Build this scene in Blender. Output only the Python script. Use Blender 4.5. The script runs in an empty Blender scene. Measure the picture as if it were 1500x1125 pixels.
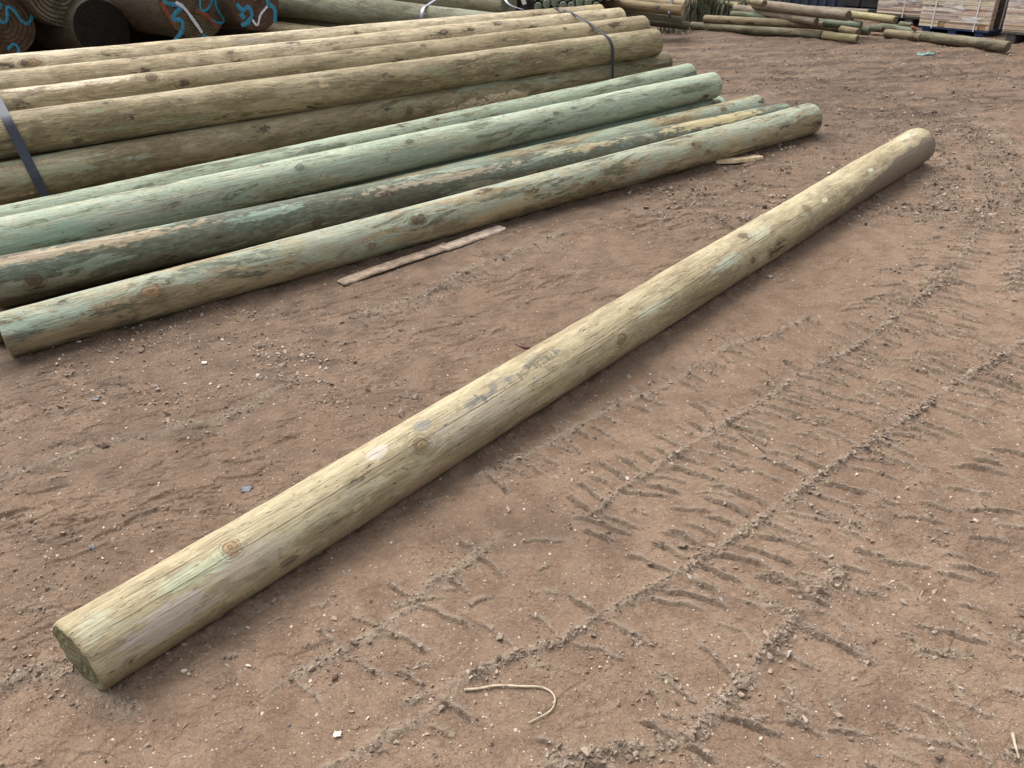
import bpy, math, random
import numpy as np
from mathutils import Vector, Matrix
random.seed(7); rng = np.random.default_rng(11)
C = bpy.context.scene.collection
R = math.radians

# ------------------------------------------------------------------ camera model (used to read ground points off the photo)
PITCH, ROLL, FOC, CAMH = 32.0, 3.0, 1127.0, 1.6
_p, _r = R(PITCH), R(ROLL)
_rt, _up = np.array([1., 0, 0]), np.array([0, math.sin(_p), math.cos(_p)])
FW = np.array([0, math.cos(_p), -math.sin(_p)])
RT = _rt*math.cos(_r) - _up*math.sin(_r)
UP = _up*math.cos(_r) + _rt*math.sin(_r)
CP = np.array([0, 0, CAMH])
def ray(px, py): return FW + (px-750)/FOC*RT - (py-562.5)/FOC*UP
def at(px, py, z=0.0):
    d = ray(px, py); return CP + d*((z-CAMH)/d[2])
def deep(px, py, D): return CP + ray(px, py)*D

# ------------------------------------------------------------------ noise
_perm = np.random.default_rng(3).permutation(256); _perm = np.concatenate([_perm, _perm, _perm])
_ga = np.linspace(0, 2*np.pi, 16, endpoint=False); _gx, _gy = np.cos(_ga), np.sin(_ga)
def pn(x, y, seed=0):
    x = np.asarray(x, float) + seed*17.31; y = np.asarray(y, float) + seed*9.77
    xi = np.floor(x).astype(np.int64); yi = np.floor(y).astype(np.int64)
    fx = x-xi; fy = y-yi; xi &= 255; yi &= 255
    u = fx*fx*fx*(fx*(fx*6-15)+10); v = fy*fy*fy*(fy*(fy*6-15)+10)
    def g(i, j, dx, dy):
        h = _perm[_perm[i]+j] & 15
        return _gx[h]*dx + _gy[h]*dy
    a = g(xi, yi, fx, fy); b = g(xi+1, yi, fx-1, fy); c = g(xi, yi+1, fx, fy-1); d = g(xi+1, yi+1, fx-1, fy-1)
    return 1.5*((a+(b-a)*u) + ((c+(d-c)*u)-(a+(b-a)*u))*v)
def fbm(x, y, o=3, seed=0):
    s = 0; a = 1.; t = 0
    for k in range(o):
        s = s + a*pn(x*2**k, y*2**k, seed+k*5); t += a; a *= .5
    return s/t
def sst(a, b, x):
    t = np.clip((x-a)/(b-a), 0, 1); return t*t*(3-2*t)

# ------------------------------------------------------------------ scene helpers
def link(o, parent=None):
    C.objects.link(o)
    if parent is not None: o.parent = parent
    return o
def tag(o, label=None, cat=None, group=None, kind=None):
    if label: o['label'] = label
    if cat: o['category'] = cat
    if group: o['group'] = group
    if kind: o['kind'] = kind
    return o
def mesh(name, verts, faces, mat=None, parent=None, smooth=True):
    me = bpy.data.meshes.new(name); me.from_pydata([tuple(v) for v in verts], [], [tuple(f) for f in faces])
    if smooth: me.polygons.foreach_set('use_smooth', [True]*len(me.polygons))
    if mat: me.materials.append(mat)
    me.update()
    return link(bpy.data.objects.new(name, me), parent)
def np_mesh(name, V, F, mat, smooth=True):
    """V (n,3) and F (m,4) arrays straight into a mesh"""
    me = bpy.data.meshes.new(name); k = F.shape[1]
    me.vertices.add(len(V)); me.vertices.foreach_set('co', V.astype(np.float32).ravel())
    me.loops.add(F.size); me.loops.foreach_set('vertex_index', F.astype(np.int32).ravel())
    me.polygons.add(len(F)); me.polygons.foreach_set('loop_start', np.arange(0, F.size, k, dtype=np.int32))
    me.polygons.foreach_set('loop_total', np.full(len(F), k, dtype=np.int32))
    me.polygons.foreach_set('use_smooth', np.full(len(F), smooth))
    me.materials.append(mat); me.update(calc_edges=True)
    return link(bpy.data.objects.new(name, me))
def empty(name, loc, rot=None):
    o = bpy.data.objects.new(name, None); o.empty_display_size = .1; o.location = loc
    if rot is not None: o.rotation_euler = rot
    return link(o)
def tube(pts, rad, n=8, name='tube', mat=None, parent=None, seed=0):
    pts = [Vector(p) for p in pts]; V = []; F = []; m = len(pts)
    for i, p in enumerate(pts):
        t = (pts[min(i+1, m-1)]-pts[max(i-1, 0)]).normalized()
        a = t.cross(Vector((0, 0, 1)));
        if a.length < 1e-4: a = Vector((1, 0, 0))
        a.normalize(); b = a.cross(t)
        r = rad(i/(m-1)) if callable(rad) else rad
        for k in range(n):
            th = 2*math.pi*k/n; rr = r*(1+.12*math.sin(i*1.7+k*2.3+seed))
            V.append(p + a*(rr*math.cos(th)) + b*(rr*math.sin(th)))
    for i in range(m-1):
        for k in range(n):
            F.append((i*n+k, i*n+(k+1) % n, (i+1)*n+(k+1) % n, (i+1)*n+k))
    F.append(tuple(range(n-1, -1, -1))); F.append(tuple((m-1)*n+k for k in range(n)))
    return mesh(name, V, F, mat, parent)
def smooth_poly(pts, n):
    pts = np.array(pts, float); m = len(pts); out = []
    for i in range(m-1):
        p0, p1, p2, p3 = pts[max(i-1, 0)], pts[i], pts[i+1], pts[min(i+2, m-1)]
        for t in np.linspace(0, 1, n, endpoint=False):
            out.append(.5*((2*p1)+(-p0+p2)*t+(2*p0-5*p1+4*p2-p3)*t*t+(-p0+3*p1-3*p2+p3)*t**3))
    out.append(pts[-1]); return np.array(out)

# ------------------------------------------------------------------ node helper
class NT:
    def __init__(s, name):
        s.mat = bpy.data.materials.new(name); s.mat.use_nodes = True
        s.t = s.mat.node_tree; s.t.nodes.clear()
        s.out = s.t.nodes.new('ShaderNodeOutputMaterial'); s.b = s.t.nodes.new('ShaderNodeBsdfPrincipled')
        s.t.links.new(s.b.outputs[0], s.out.inputs[0]); s.b.inputs['Specular IOR Level'].default_value = .25
    def set(s, sock, v):
        if isinstance(v, bpy.types.NodeSocket): s.t.links.new(v, sock)
        else:
            if isinstance(v, (tuple, list)) and len(v) == 3 and sock.type == 'RGBA': v = (*v, 1)
            sock.default_value = v
    def m(s, op, a, b=0., c=None, clamp=False):
        n = s.t.nodes.new('ShaderNodeMath'); n.operation = op; n.use_clamp = clamp
        s.set(n.inputs[0], a); s.set(n.inputs[1], b)
        if c is not None: s.set(n.inputs[2], c)
        return n.outputs[0]
    def v(s, op, a, b=None, scale=None):
        n = s.t.nodes.new('ShaderNodeVectorMath'); n.operation = op; s.set(n.inputs[0], a)
        if b is not None: s.set(n.inputs[1], b)
        if scale is not None: s.set(n.inputs['Scale'], scale)
        return n.outputs[1] if op in ('LENGTH', 'DISTANCE', 'DOT_PRODUCT') else n.outputs[0]
    def mix(s, f, a, b, blend='MIX'):
        n = s.t.nodes.new('ShaderNodeMix'); n.data_type = 'RGBA'; n.blend_type = blend; n.clamp_factor = True
        s.set(n.inputs[0], f); s.set(n.inputs[6], a); s.set(n.inputs[7], b); return n.outputs[2]
    def ss(s, x, a, b, o0=0., o1=1.):
        n = s.t.nodes.new('ShaderNodeMapRange'); n.interpolation_type = 'SMOOTHSTEP'
        s.set(n.inputs[0], x); n.inputs[1].default_value = a; n.inputs[2].default_value = b
        n.inputs[3].default_value = o0; n.inputs[4].default_value = o1; return n.outputs[0]
    def noise(s, vec, scale=1., detail=2., rough=.5, dist=0., color=False):
        n = s.t.nodes.new('ShaderNodeTexNoise'); n.noise_dimensions = '3D'; s.set(n.inputs['Vector'], vec)
        n.inputs['Scale'].default_value = scale; n.inputs['Detail'].default_value = detail
        n.inputs['Roughness'].default_value = rough; n.inputs['Distortion'].default_value = dist
        return n.outputs[1] if color else n.outputs[0]
    def voro(s, vec, scale, feature='F1'):
        n = s.t.nodes.new('ShaderNodeTexVoronoi'); n.feature = feature; s.set(n.inputs['Vector'], vec)
        n.inputs['Scale'].default_value = scale; return n
    def sep(s, vec):
        n = s.t.nodes.new('ShaderNodeSeparateXYZ'); s.set(n.inputs[0], vec); return n.outputs
    def obj(s): return s.t.nodes.new('ShaderNodeTexCoord').outputs['Object']
    def attr(s, name):
        n = s.t.nodes.new('ShaderNodeAttribute'); n.attribute_name = name; return n
    def bump(s, h, dist=.003, strength=1.):
        n = s.t.nodes.new('ShaderNodeBump'); n.inputs['Distance'].default_value = dist
        n.inputs['Strength'].default_value = strength; s.set(n.inputs['Height'], h)
        s.t.links.new(n.outputs[0], s.b.inputs['Normal'])
    def done(s, col, rough=.8):
        s.set(s.b.inputs['Base Color'], col); s.set(s.b.inputs['Roughness'], rough); return s.mat

def plain(name, col, rough=.7, var=.25, scale=20., metal=0., spec=.3):
    k = NT(name); P = k.obj()
    n = k.noise(P, scale, 4., .6)
    c = k.mix(k.ss(n, .3, .7), tuple(x*(1-var) for x in col), tuple(min(1, x*(1+var)) for x in col))
    k.b.inputs['Metallic'].default_value = metal; k.b.inputs['Specular IOR Level'].default_value = spec
    k.bump(n, .001, .4)
    return k.done(c, rough)

# ------------------------------------------------------------------ peeled, treated pole timber
TAN1, TAN2 = (.50, .405, .225), (.335, .245, .115)
MINT, DKG, BARK = (.325, .45, .335), (.075, .085, .055), (.06, .032, .02)
def wood(name, c1=TAN1, c2=TAN2, mint=0., mintc=MINT, mint_top=0., dark=0., darkc=DKG, dark_mid=0., bands=0., figure=.5,
         knots=(), scuffs=(), cracks=(), shreds=(), tears=.45, grain=1., seed=0., wetline=None):
    """object space: x along the pole, -y towards the yard, z up"""
    k = NT(name); P0 = k.v('ADD', k.obj(), (seed*3.1, 0, 0)) if False else k.obj()
    P = P0; rings = None
    for (kx, ky, kz, kr, tone) in knots:                       # let the grain flow round every knot
        dv = k.v('SUBTRACT', P0, (kx, ky, kz)); e = k.v('LENGTH', k.v('MULTIPLY', dv, (.55, 1, 1)))
        f = k.m('POWER', 2.718, k.m('MULTIPLY', k.m('POWER', k.m('DIVIDE', e, kr*2.2), 2.), -1.))
        P = k.v('SUBTRACT', P, k.v('SCALE', k.v('MULTIPLY', dv, (.15, 1, 1)), scale=k.m('MULTIPLY', f, .75)))
    S = k.v('ADD', P, (seed*1.37, seed*.71, seed*2.3))
    x, y, z = k.sep(P0)
    phi = k.m('ARCTAN2', k.m('MULTIPLY', y, -1.), z)           # 0 on top, +pi/2 on the yard side
    nbig = k.noise(k.v('MULTIPLY', S, (1.3, 6, 6)), 1., 3., .55)
    npat = k.noise(k.v('MULTIPLY', S, (4.5, 15, 15)), 1., 5., .62, .6)
    ngrn = k.noise(k.v('MULTIPLY', S, (5., 130, 130)), 1., 4., .65)
    nfib = k.noise(k.v('MULTIPLY', S, (16., 420, 420)), 1., 2., .6)
    nfig = k.noise(k.v('MULTIPLY', S, (2.2, 15, 15)), 1., 2., .5, .35)
    nblo = k.noise(k.v('MULTIPLY', S, (22., 60, 60)), 1., 4., .6)
    col = k.mix(k.ss(nbig, .34, .68), c1, c2)
    col = k.mix(k.m('MULTIPLY', k.ss(npat, .49, .55), .45), col, tuple(.71*a for a in c2))
    np2 = k.noise(k.v('MULTIPLY', k.v('ADD', S, (9., 3., 5.)), (7., 26, 26)), 1., 5., .65, .8)
    col = k.mix(k.m('MULTIPLY', k.ss(np2, .54, .58), .40), col, tuple(min(.8, 1.29*a) for a in c1))
    col = k.mix(k.m('MULTIPLY', k.ss(np2, .41, .37), .50), col, tuple(.5*a for a in c2))
    if bands:                                                  # skewed cross marks left by the peeler
        sx = k.m('ADD', k.m('MULTIPLY', x, 42.), k.m('ADD', k.m('MULTIPLY', phi, 2.2), k.m('MULTIPLY', nbig, 16.)))
        bm = k.m('MULTIPLY', k.ss(k.m('SINE', sx), .0, .3), k.ss(nblo, .40, .62))
        bm = k.m('MULTIPLY', k.m('MULTIPLY', bm, k.ss(npat, .42, .58)), k.ss(ngrn, .3, .6, .5, 1.))
        col = k.mix(k.m('MULTIPLY', bm, bands), col, (.25, .185, .10))
    if mint:
        mm = k.m('ADD', k.noise(k.v('MULTIPLY', S, (1.5, 9, 9)), 1., 5., .6, .3), k.m('MULTIPLY', k.m('COSINE', k.m('ADD', phi, -.35)), .16*mint_top))
        mk = k.ss(mm, .68-.42*mint, .74-.42*mint)
        mk = k.m('MULTIPLY', mk, k.m('MULTIPLY', k.ss(ngrn, .25, .55, .55, 1.), k.ss(np2, .60, .50, .35, 1.)))
        col = k.mix(k.m('MULTIPLY', mk, .92), col, k.mix(nblo, tuple(a*.78 for a in mintc), tuple(min(1, a*1.15) for a in mintc)))
    if dark:
        dm = k.m('ADD', k.noise(k.v('MULTIPLY', S, (2.1, 11, 11)), 1., 6., .66, .5), k.m('MULTIPLY', k.ss(k.m('ABSOLUTE', k.m('ADD', phi, -1.0)), 0., 1.2, .14, -.08), dark_mid))
        dk = k.ss(dm, .74-.36*dark, .79-.36*dark)
        dk = k.m('MULTIPLY', dk, k.ss(nblo, .3, .6, .45, .9))
        col = k.mix(dk, col, darkc)
    # grain
    col = k.mix(k.ss(ngrn, .38, .66, .0, .36*grain), col, (.13, .095, .05))
    col = k.mix(k.ss(nfib, .52, .76, .0, .32*grain), col, (.10, .07, .04))
    fl = k.m('PINGPONG', k.m('MULTIPLY', nfig, 20.), 1.)
    flm = k.m('MULTIPLY', k.ss(fl, .24, .0), k.m('MULTIPLY', k.ss(nbig, .38, .62), figure))
    col = k.mix(k.m('MULTIPLY', flm, .62), col, (.12, .085, .042))
    nct = k.noise(k.v('MULTIPLY', k.v('ADD', S, (2., 7., 1.)), (9., 30, 30)), 1., 6., .68, .7)   # thin torn outlines of the last bark
    oc = k.m('MULTIPLY', k.ss(k.m('ABSOLUTE', k.m('SUBTRACT', nct, .565)), .012, .003), k.ss(nbig, .40, .58))
    col = k.mix(k.m('MULTIPLY', oc, .75), col, (.085, .058, .032))
    col = k.mix(k.m('MULTIPLY', k.ss(nct, .66, .69), .55), col, (.14, .10, .06))
    # little tears and specks
    nsp = k.noise(k.v('MULTIPLY', S, (38., 150, 150)), 1., 3., .55)
    sp = k.m('MULTIPLY', k.ss(nsp, .66, .70), .8)
    col = k.mix(sp, col, (.075, .05, .03))
    if tears:
        vq = k.voro(k.v('MULTIPLY', S, (3.2, 9., 9.)), 1.); rq = k.sep(vq.outputs['Color'])
        dq = k.m('ADD', vq.outputs['Distance'], k.m('MULTIPLY', k.m('SUBTRACT', k.m('ADD', nblo, npat), 1.), .9))
        gq = k.m('GREATER_THAN', rq[0], 1.-tears)
        col = k.mix(k.m('MULTIPLY', k.m('MULTIPLY', k.ss(dq, .42, .10), gq), .45), col, (.12, .088, .048))
        col = k.mix(k.m('MULTIPLY', k.m('MULTIPLY', k.ss(dq, .17, .11), gq), .85), col, (.05, .034, .022))
    for (hx, hy, hz, la, lb) in shreds:                        # torn bark left in strips
        ns = k.noise(k.v('MULTIPLY', S, (13., 42, 42)), 1., 6., .7, 1.5)
        d = k.v('LENGTH', k.v('MULTIPLY', k.v('SUBTRACT', P0, (hx, hy, hz)), (1/la, 1/lb, 1/lb)))
        reg = k.ss(k.m('ADD', d, k.m('MULTIPLY', k.m('SUBTRACT', npat, .5), 2.5)), 1.1, .8)
        col = k.mix(k.m('MULTIPLY', reg, k.ss(ns, .44, .48)), col, (.55, .45, .31))
        col = k.mix(k.m('MULTIPLY', reg, k.ss(ns, .56, .585)), col, (.16, .09, .055))
        col = k.mix(k.m('MULTIPLY', reg, k.ss(ns, .60, .62)), col, BARK)
    for (sxx, sy, sz, la, lb, c, st, ed) in scuffs:            # stains, abrasions and patches with a place of their own
        d = k.v('LENGTH', k.v('MULTIPLY', k.v('SUBTRACT', P0, (sxx, sy, sz)), (1/la, 1/lb, 1/lb)))
        d = k.m('ADD', d, k.m('MULTIPLY', k.m('SUBTRACT', nblo, .5), 3.2*ed))
        d = k.m('ADD', d, k.m('MULTIPLY', k.m('SUBTRACT', npat, .5), 3.0*ed))
        col = k.mix(k.m('MULTIPLY', k.m('MULTIPLY', k.ss(d, 1.05, .95-.4*ed), k.ss(ngrn, .62, .40, .45 if ed > .5 else .8, 1.)), st), col, c)
    if wetline:                                                # damp underside with a sharp tide line
        x0, x1, p0, p1, c, st = wetline
        lim = k.ss(x, x0, x1, p0, p1)
        w = k.m('ADD', k.m('SUBTRACT', phi, lim), k.m('MULTIPLY', k.m('SUBTRACT', k.noise(k.v('MULTIPLY', P0, (9., 3, 3)), 1., 4., .6), .5), 1.1))
        col = k.mix(k.m('MULTIPLY', k.ss(w, .0, .05), k.m('MULTIPLY', k.ss(x, x0-.2, x0+.25), st)), col, c)
    hcr = 0.
    for (cp, cx0, cx1, slope, wid) in cracks:
        off = k.m('SUBTRACT', phi, k.m('ADD', cp, k.m('ADD', k.m('MULTIPLY', k.m('SUBTRACT', x, cx0), slope), k.m('MULTIPLY', k.m('SUBTRACT', k.noise(k.v('MULTIPLY', P0, (3., 0, 0)), 1., 3.), .5), .14))))
        ln = k.m('MULTIPLY', k.ss(k.m('ABSOLUTE', off), wid, wid*.35), k.m('MULTIPLY', k.ss(x, cx0, cx0+.08), k.ss(x, cx1, cx1-.08)))
        ln = k.m('MULTIPLY', ln, k.ss(k.noise(k.v('MULTIPLY', P0, (6., 0, 0)), 1., 2.), .32, .44))
        col = k.mix(k.m('MULTIPLY', ln, .85), col, (.05, .033, .02)); hcr = k.m('ADD', hcr, ln)
    hk = 0.
    for (kx, ky, kz, kr, tone) in knots:
        dv = k.v('SUBTRACT', P0, (kx, ky, kz)); e0 = k.v('LENGTH', k.v('MULTIPLY', dv, (.55+.4*((kx*7.3) % 1), .75+.5*((kx*3.1) % 1), 1)))
        e = k.m('ADD', e0, k.m('MULTIPLY', k.m('SUBTRACT', k.m('ADD', nblo, npat), 1.), kr*2.0))
        rg = k.m('PINGPONG', k.m('MULTIPLY', e, 2.6/kr), 1.)
        halo = k.ss(e, kr*3.2, kr*.9)
        col = k.mix(k.m('MULTIPLY', halo, k.ss(rg, .5, .0, 0., .6)), col, (.10, .085, .045))
        col = k.mix(k.m('MULTIPLY', k.ss(e, kr*1.2, kr*.85), .75), col, tone)
        col = k.mix(k.m('MULTIPLY', k.m('MULTIPLY', k.ss(e, kr*.80, kr*.95), k.ss(e, kr*1.35, kr*1.05)), .45), col, (.06, .043, .027))
        col = k.mix(k.ss(e, kr*.45, kr*.1, 0., .4), col, (.06, .04, .025))
        hk = k.m('ADD', hk, k.m('MULTIPLY', halo, rg))
    h = k.m('ADD', k.m('MULTIPLY', ngrn, .8), k.m('MULTIPLY', nfib, .35))
    h = k.m('SUBTRACT', h, k.m('MULTIPLY', sp, .8)); h = k.m('SUBTRACT', h, k.m('MULTIPLY', flm, .35))
    h = k.m('SUBTRACT', h, k.m('MULTIPLY', hcr, 1.5)) if cracks else h
    h = k.m('ADD', h, k.m('MULTIPLY', npat, 1.3))
    if knots: h = k.m('ADD', h, k.m('MULTIPLY', hk, .35))
    k.bump(h, .005, .9)
    return k.done(col, k.ss(nbig, .3, .7, .62, .82))

def endgrain(name, c1, c2, ring=260., hole=None):
    k = NT(name); P = k.obj(); x, y, z = k.sep(P)
    n = k.noise(k.v('MULTIPLY', P, (1, 9, 9)), 1., 3.)
    r = k.m('ADD', k.v('LENGTH', k.v('MULTIPLY', P, (0, 1, 1))), k.m('MULTIPLY', n, .035))
    rg = k.m('PINGPONG', k.m('MULTIPLY', r, ring/3.), 1.)
    n2 = k.noise(P, 55., 5., .65); n3 = k.noise(P, 9., 3., .6)
    col = k.mix(k.ss(rg, .15, .8), c1, c2)
    col = k.mix(k.ss(n3, .45, .65, 0., .6), col, tuple(.5*a for a in c1))
    col = k.mix(k.ss(n2, .5, .7, 0., .55), col, tuple(1.35*a for a in c2))
    an = k.m('ARCTAN2', y, z)
    ck = k.noise(k.v('MULTIPLY', k.v('ADD', P, (0, 0, 0)), (0, 4, 4)), 1., 2.)
    k.bump(k.m('ADD', k.m('ADD', k.m('MULTIPLY', rg, .6), n2), n3), .006, .8)
    return k.done(col, .9)

# ------------------------------------------------------------------ pole geometry
def frame(p0, p1):
    X = Vector(p1)-Vector(p0); L = X.length; X.normalize()
    Y = Vector((-X.y, X.x, 0)).normalized(); Z = X.cross(Y)
    M = Matrix((X, Y, Z)).transposed().to_4x4(); M.translation = Vector(p0); return M, L
def make_pole(name, p0, p1, r0, r1, mat, emat, nx=160, nt=64, wob=.02, bow=0., bowy=0., seed=0., knots=(), endz=.0, cut=True, bevel=.010, skew=0.):
    M, L = frame(p0, p1)
    xs = np.concatenate([[0, bevel*.3, bevel], np.linspace(bevel*2, L-bevel*2, nx), [L-bevel, L-bevel*.3, L]])
    inset = np.zeros(len(xs)); inset[[0, -1]] = bevel*.75; inset[[1, -2]] = bevel*.28
    th = np.linspace(0, 2*np.pi, nt, endpoint=False)
    XX, TT = np.meshgrid(xs, th, indexing='ij')
    rad = (r0+(r1-r0)*XX/L)
    cy, cz = np.sin(TT), np.cos(TT)
    rad = rad*(1+wob*.6*pn(XX*1.6+seed*7, np.zeros_like(XX)+seed, 1)+wob*pn(XX*1.1+seed*3, cy*1.1+7, 2)+wob*pn(XX*1.1-seed, cz*1.1+3, 5)
               + wob*.35*pn(XX*9+seed, cy*3+cz*2, 4)+wob*.35*pn(XX*9+seed, cz*3-cy*2+5, 6))
    yb = bowy*np.sin(np.pi*XX/L); zb = bow*np.sin(np.pi*XX/L)
    for (kx, ky, kz, kr, tone) in knots:
        d2 = ((XX-kx)*.7)**2+(rad*cy-ky)**2+(rad*cz-kz)**2
        rad = rad+kr*.22*np.exp(-d2/(2*(kr*1.25)**2))
    rad = rad-inset[:, None]
    ends = np.zeros_like(XX); m = len(xs)
    ragged = .004*pn(TT*3+seed, TT*0, 3)
    fall = np.clip(1-XX/.35, 0, 1); ends = ends-skew*cy*(r0+(r1-r0)*XX/L)*fall
    for i in (0, 1, 2): ends[i] += ragged[i]
    V = np.stack([XX+ends, rad*cy+yb, rad*cz+zb], -1).reshape(-1, 3)
    F = [(i*nt+j, i*nt+(j+1) % nt, (i+1)*nt+(j+1) % nt, (i+1)*nt+j) for i in range(m-1) for j in range(nt)]
    o = mesh(name, V, F, mat); o.matrix_world = M
    if cut:
        for e in (0, 1):
            i = 0 if e == 0 else m-1; rim = V.reshape(m, nt, 3)[i]; ctr = rim.mean(0); W = []; G = []
            nr = 7
            for q in range(nr):
                f = 1-q/nr
                for j in range(nt):
                    p = ctr+(rim[j]-ctr)*f
                    if q: p[0] += .0025*float(pn(p[1]*40+seed, p[2]*40, 8))*(1 if f < .95 else 0)
                    W.append(p)
            W.append(ctr)
            for q in range(nr-1):
                for j in range(nt):
                    G.append((q*nt+j, (q+1)*nt+j, (q+1)*nt+(j+1) % nt, q*nt+(j+1) % nt))
            for j in range(nt): G.append(((nr-1)*nt+j, nr*nt, (nr-1)*nt+(j+1) % nt))
            if e: G = [g[::-1] for g in G]
            mesh('cut_end', W, G, emat, o, smooth=True)
    return o
def hit(px, py, p0, p1, r):
    """local point on a cylinder seen at a pixel of the photo"""
    M, L = frame(p0, p1); Mi = M.inverted()
    o = Mi @ Vector(CP); d = (Mi.to_3x3() @ Vector(ray(px, py)))
    a = d.y**2+d.z**2; b = 2*(o.y*d.y+o.z*d.z); c = o.y**2+o.z**2-r*r; q = b*b-4*a*c
    t = (-b-math.sqrt(q))/(2*a) if q > 0 else -b/(2*a)
    p = o+d*t; s = r/math.hypot(p.y, p.z); return (p.x, p.y*s, p.z*s)

# frame of the left-hand stack: origin at the near end of the front pole
O0 = np.array([-2.198, 3.0097, 0]); DV = np.array([.8425, .5387, 0]); WV = np.array([-.5387, .8425, 0])
def loc(d, w, z): return O0+DV*d+WV*w+np.array([0, 0, z])
def span(a, b, d0, d1):
    """a=(d,w,z) b=(d,w,z) measured; return end points at d0,d1 on the same line"""
    a = np.array(a); b = np.array(b); f = lambda t: a+(b-a)*(t-a[0])/(b[0]-a[0])
    return loc(*f(d0)), loc(*f(d1))

A0, A1 = np.array([-1.082, 1.252, .103]), np.array([2.760, 5.082, .117])
BROWNK, ORK, DKK = (.20, .135, .07), (.28, .17, .09), (.09, .06, .035)
LIL, PALE, INK = (.40, .35, .315), (.62, .53, .36), (.10, .10, .105)

# --- the lone pole
def kA(px, py, kr, tone, r=.108): return (*hit(px, py, A0, A1, r), kr, tone)
def sA(px, py, la, lb, c, st, ed=.5, r=.108): return (*hit(px, py, A0, A1, r), la, lb, c, st, ed)
knA = [kA(337, 803, .015, ORK, .103), kA(617, 652, .020, BROWNK), kA(1088, 346, .022, DKK), kA(910, 497, .020, BROWNK), kA(1103, 381, .016, DKK), kA(1181, 307, .022, BROWNK)]
scA = [sA(252, 908, .13, .045, LIL, .85, .7, .103), sA(365, 825, .12, .04, LIL, .5, .8, .103), sA(285, 838, .10, .035, (.40, .45, .32), .7, .7, .103), sA(140, 918, .05, .035, (.40, .42, .30), .6, .7, .103),
       sA(618, 622, .036, .024, (.20, .185, .17), .85, .25), sA(552, 662, .040, .022, (.47, .42, .36), .85, .3), sA(700, 610, .30, .045, LIL, .45, .9),
       sA(780, 525, .05, .022, INK, .5, .8), sA(735, 555, .07, .018, INK, .38, .9), sA(705, 583, .06, .010, INK, .6, .8), sA(690, 590, .03, .020, INK, .5, .8), sA(815, 516, .018, .012, INK, .75, .9),
       sA(800, 522, .014, .010, INK, .75, .9), sA(770, 537, .03, .010, INK, .7, .9), *[sA(px, py, .007, .017, (.075, .075, .075), .62, .9) for (px, py) in ((709, 583), (698, 580), (772, 537), (783, 534), (791, 535), (802, 524), (813, 516), (808, 520), (762, 551))], sA(728, 573, .05, .006, (.13, .11, .13), .6, .8), sA(745, 556, .012, .02, (.16, .15, .14), .7, .6), sA(722, 566, .02, .014, (.15, .14, .13), .7, .6),
       sA(1207, 294, .030, .016, (.66, .58, .40), .9, .4), sA(1275, 250, .05, .014, (.55, .56, .44), .8, .5),
       sA(1128, 372, .030, .030, (.14, .11, .07), .5, .6), sA(1060, 390, .14, .022, (.46, .52, .42), .6, .9), sA(960, 450, .10, .018, (.45, .50, .40), .5, .9), sA(1112, 342, .09, .03, (.44, .48, .36), .6, .7),
       sA(930, 525, .50, .045, (.20, .15, .11), .75, .9), sA(700, 660, .45, .04, (.20, .15, .105), .7, .9), sA(420, 855, .35, .035, (.17, .13, .07), .7, .9, .103), sA(240, 950, .25, .035, (.15, .12, .06), .75, .9, .103), sA(520, 730, .30, .035, (.42, .40, .28), .5, .9), sA(425, 822, .03, .020, BARK, .8, .6, .103), sA(1075, 420, .25, .035, (.24, .185, .145), .6, .9),
       sA(560, 745, .5, .03, (.20, .15, .09), .6, .9), sA(1330, 200, .12, .03, (.48, .52, .40), .6, .9), sA(640, 690, .10, .03, (.30, .21, .12), .5, .9)]
mA = wood('lone_pole_timber', (.395, .335, .21), (.275, .22, .13), figure=.4, dark=.10, darkc=(.17, .135, .085), tears=.12, grain=.6, knots=knA, scuffs=scA,
          cracks=[(.62, .05, 1.55, .02, .010), (.95, 1.5, 4.0, -.10, .009), (.50, 2.2, 3.2, .0, .006), (.15, .1, 1.2, .1, .006), (1.35, 1.0, 2.2, -.05, .006)],
          wetline=(3.5, 5.3, 1.65, .66, (.15, .115, .085), .85), seed=1.)
eA = endgrain('green_cut_timber', (.125, .112, .06), (.20, .185, .105))
o = make_pole('timber_pole', A0, A1, .102, .1165, mA, eA, nx=330, nt=96, wob=.024, seed=1., knots=knA, skew=.13)
tag(o, 'long peeled timber pole lying alone across the bare dirt, nearest the camera', 'timber pole')

# --- poles of the left-hand stack: name, label, line, extents, radii, material
G1 = 'loose green treated poles in front of the strapped bundle'; G2 = 'peeled poles strapped together in the bundle'
def kn(lst, p0, p1, r): return [(*hit(px, py, p0, p1, r), kr, tone) for (px, py, kr, tone) in lst]
def sc(lst, p0, p1, r): return [(*hit(px, py, p0, p1, r), la, lb, c, st, ed) for (px, py, la, lb, c, st, ed) in lst]
eG = endgrain('dull_green_cut_timber', (.12, .125, .075), (.20, .20, .12))
eT = endgrain('tan_cut_timber', (.30, .21, .11), (.44, .33, .18))

def build(label, group, a, b, d0, d1, r0, r1, knots=(), scuffs=(), shreds=(), emat=None, bow=0., bowy=0., nx=220, nt=72, seed=0., wob=.022, **kw):
    p0, p1 = span(a, b, d0, d1); rm = (r0+r1)/2
    K = kn(knots, p0, p1, rm); Sc = sc(scuffs, p0, p1, rm)
    m = wood('pole_timber', knots=K, scuffs=Sc, shreds=[(*hit(px, py, p0, p1, rm), la, lb) for (px, py, la, lb) in shreds], seed=seed, **kw)
    o = make_pole('timber_pole', p0, p1, r0, r1, m, emat or eG, nx=nx, nt=nt, wob=wob, seed=seed, knots=K, bow=bow, bowy=bowy)
    return tag(o, label, 'timber pole', group)

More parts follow.
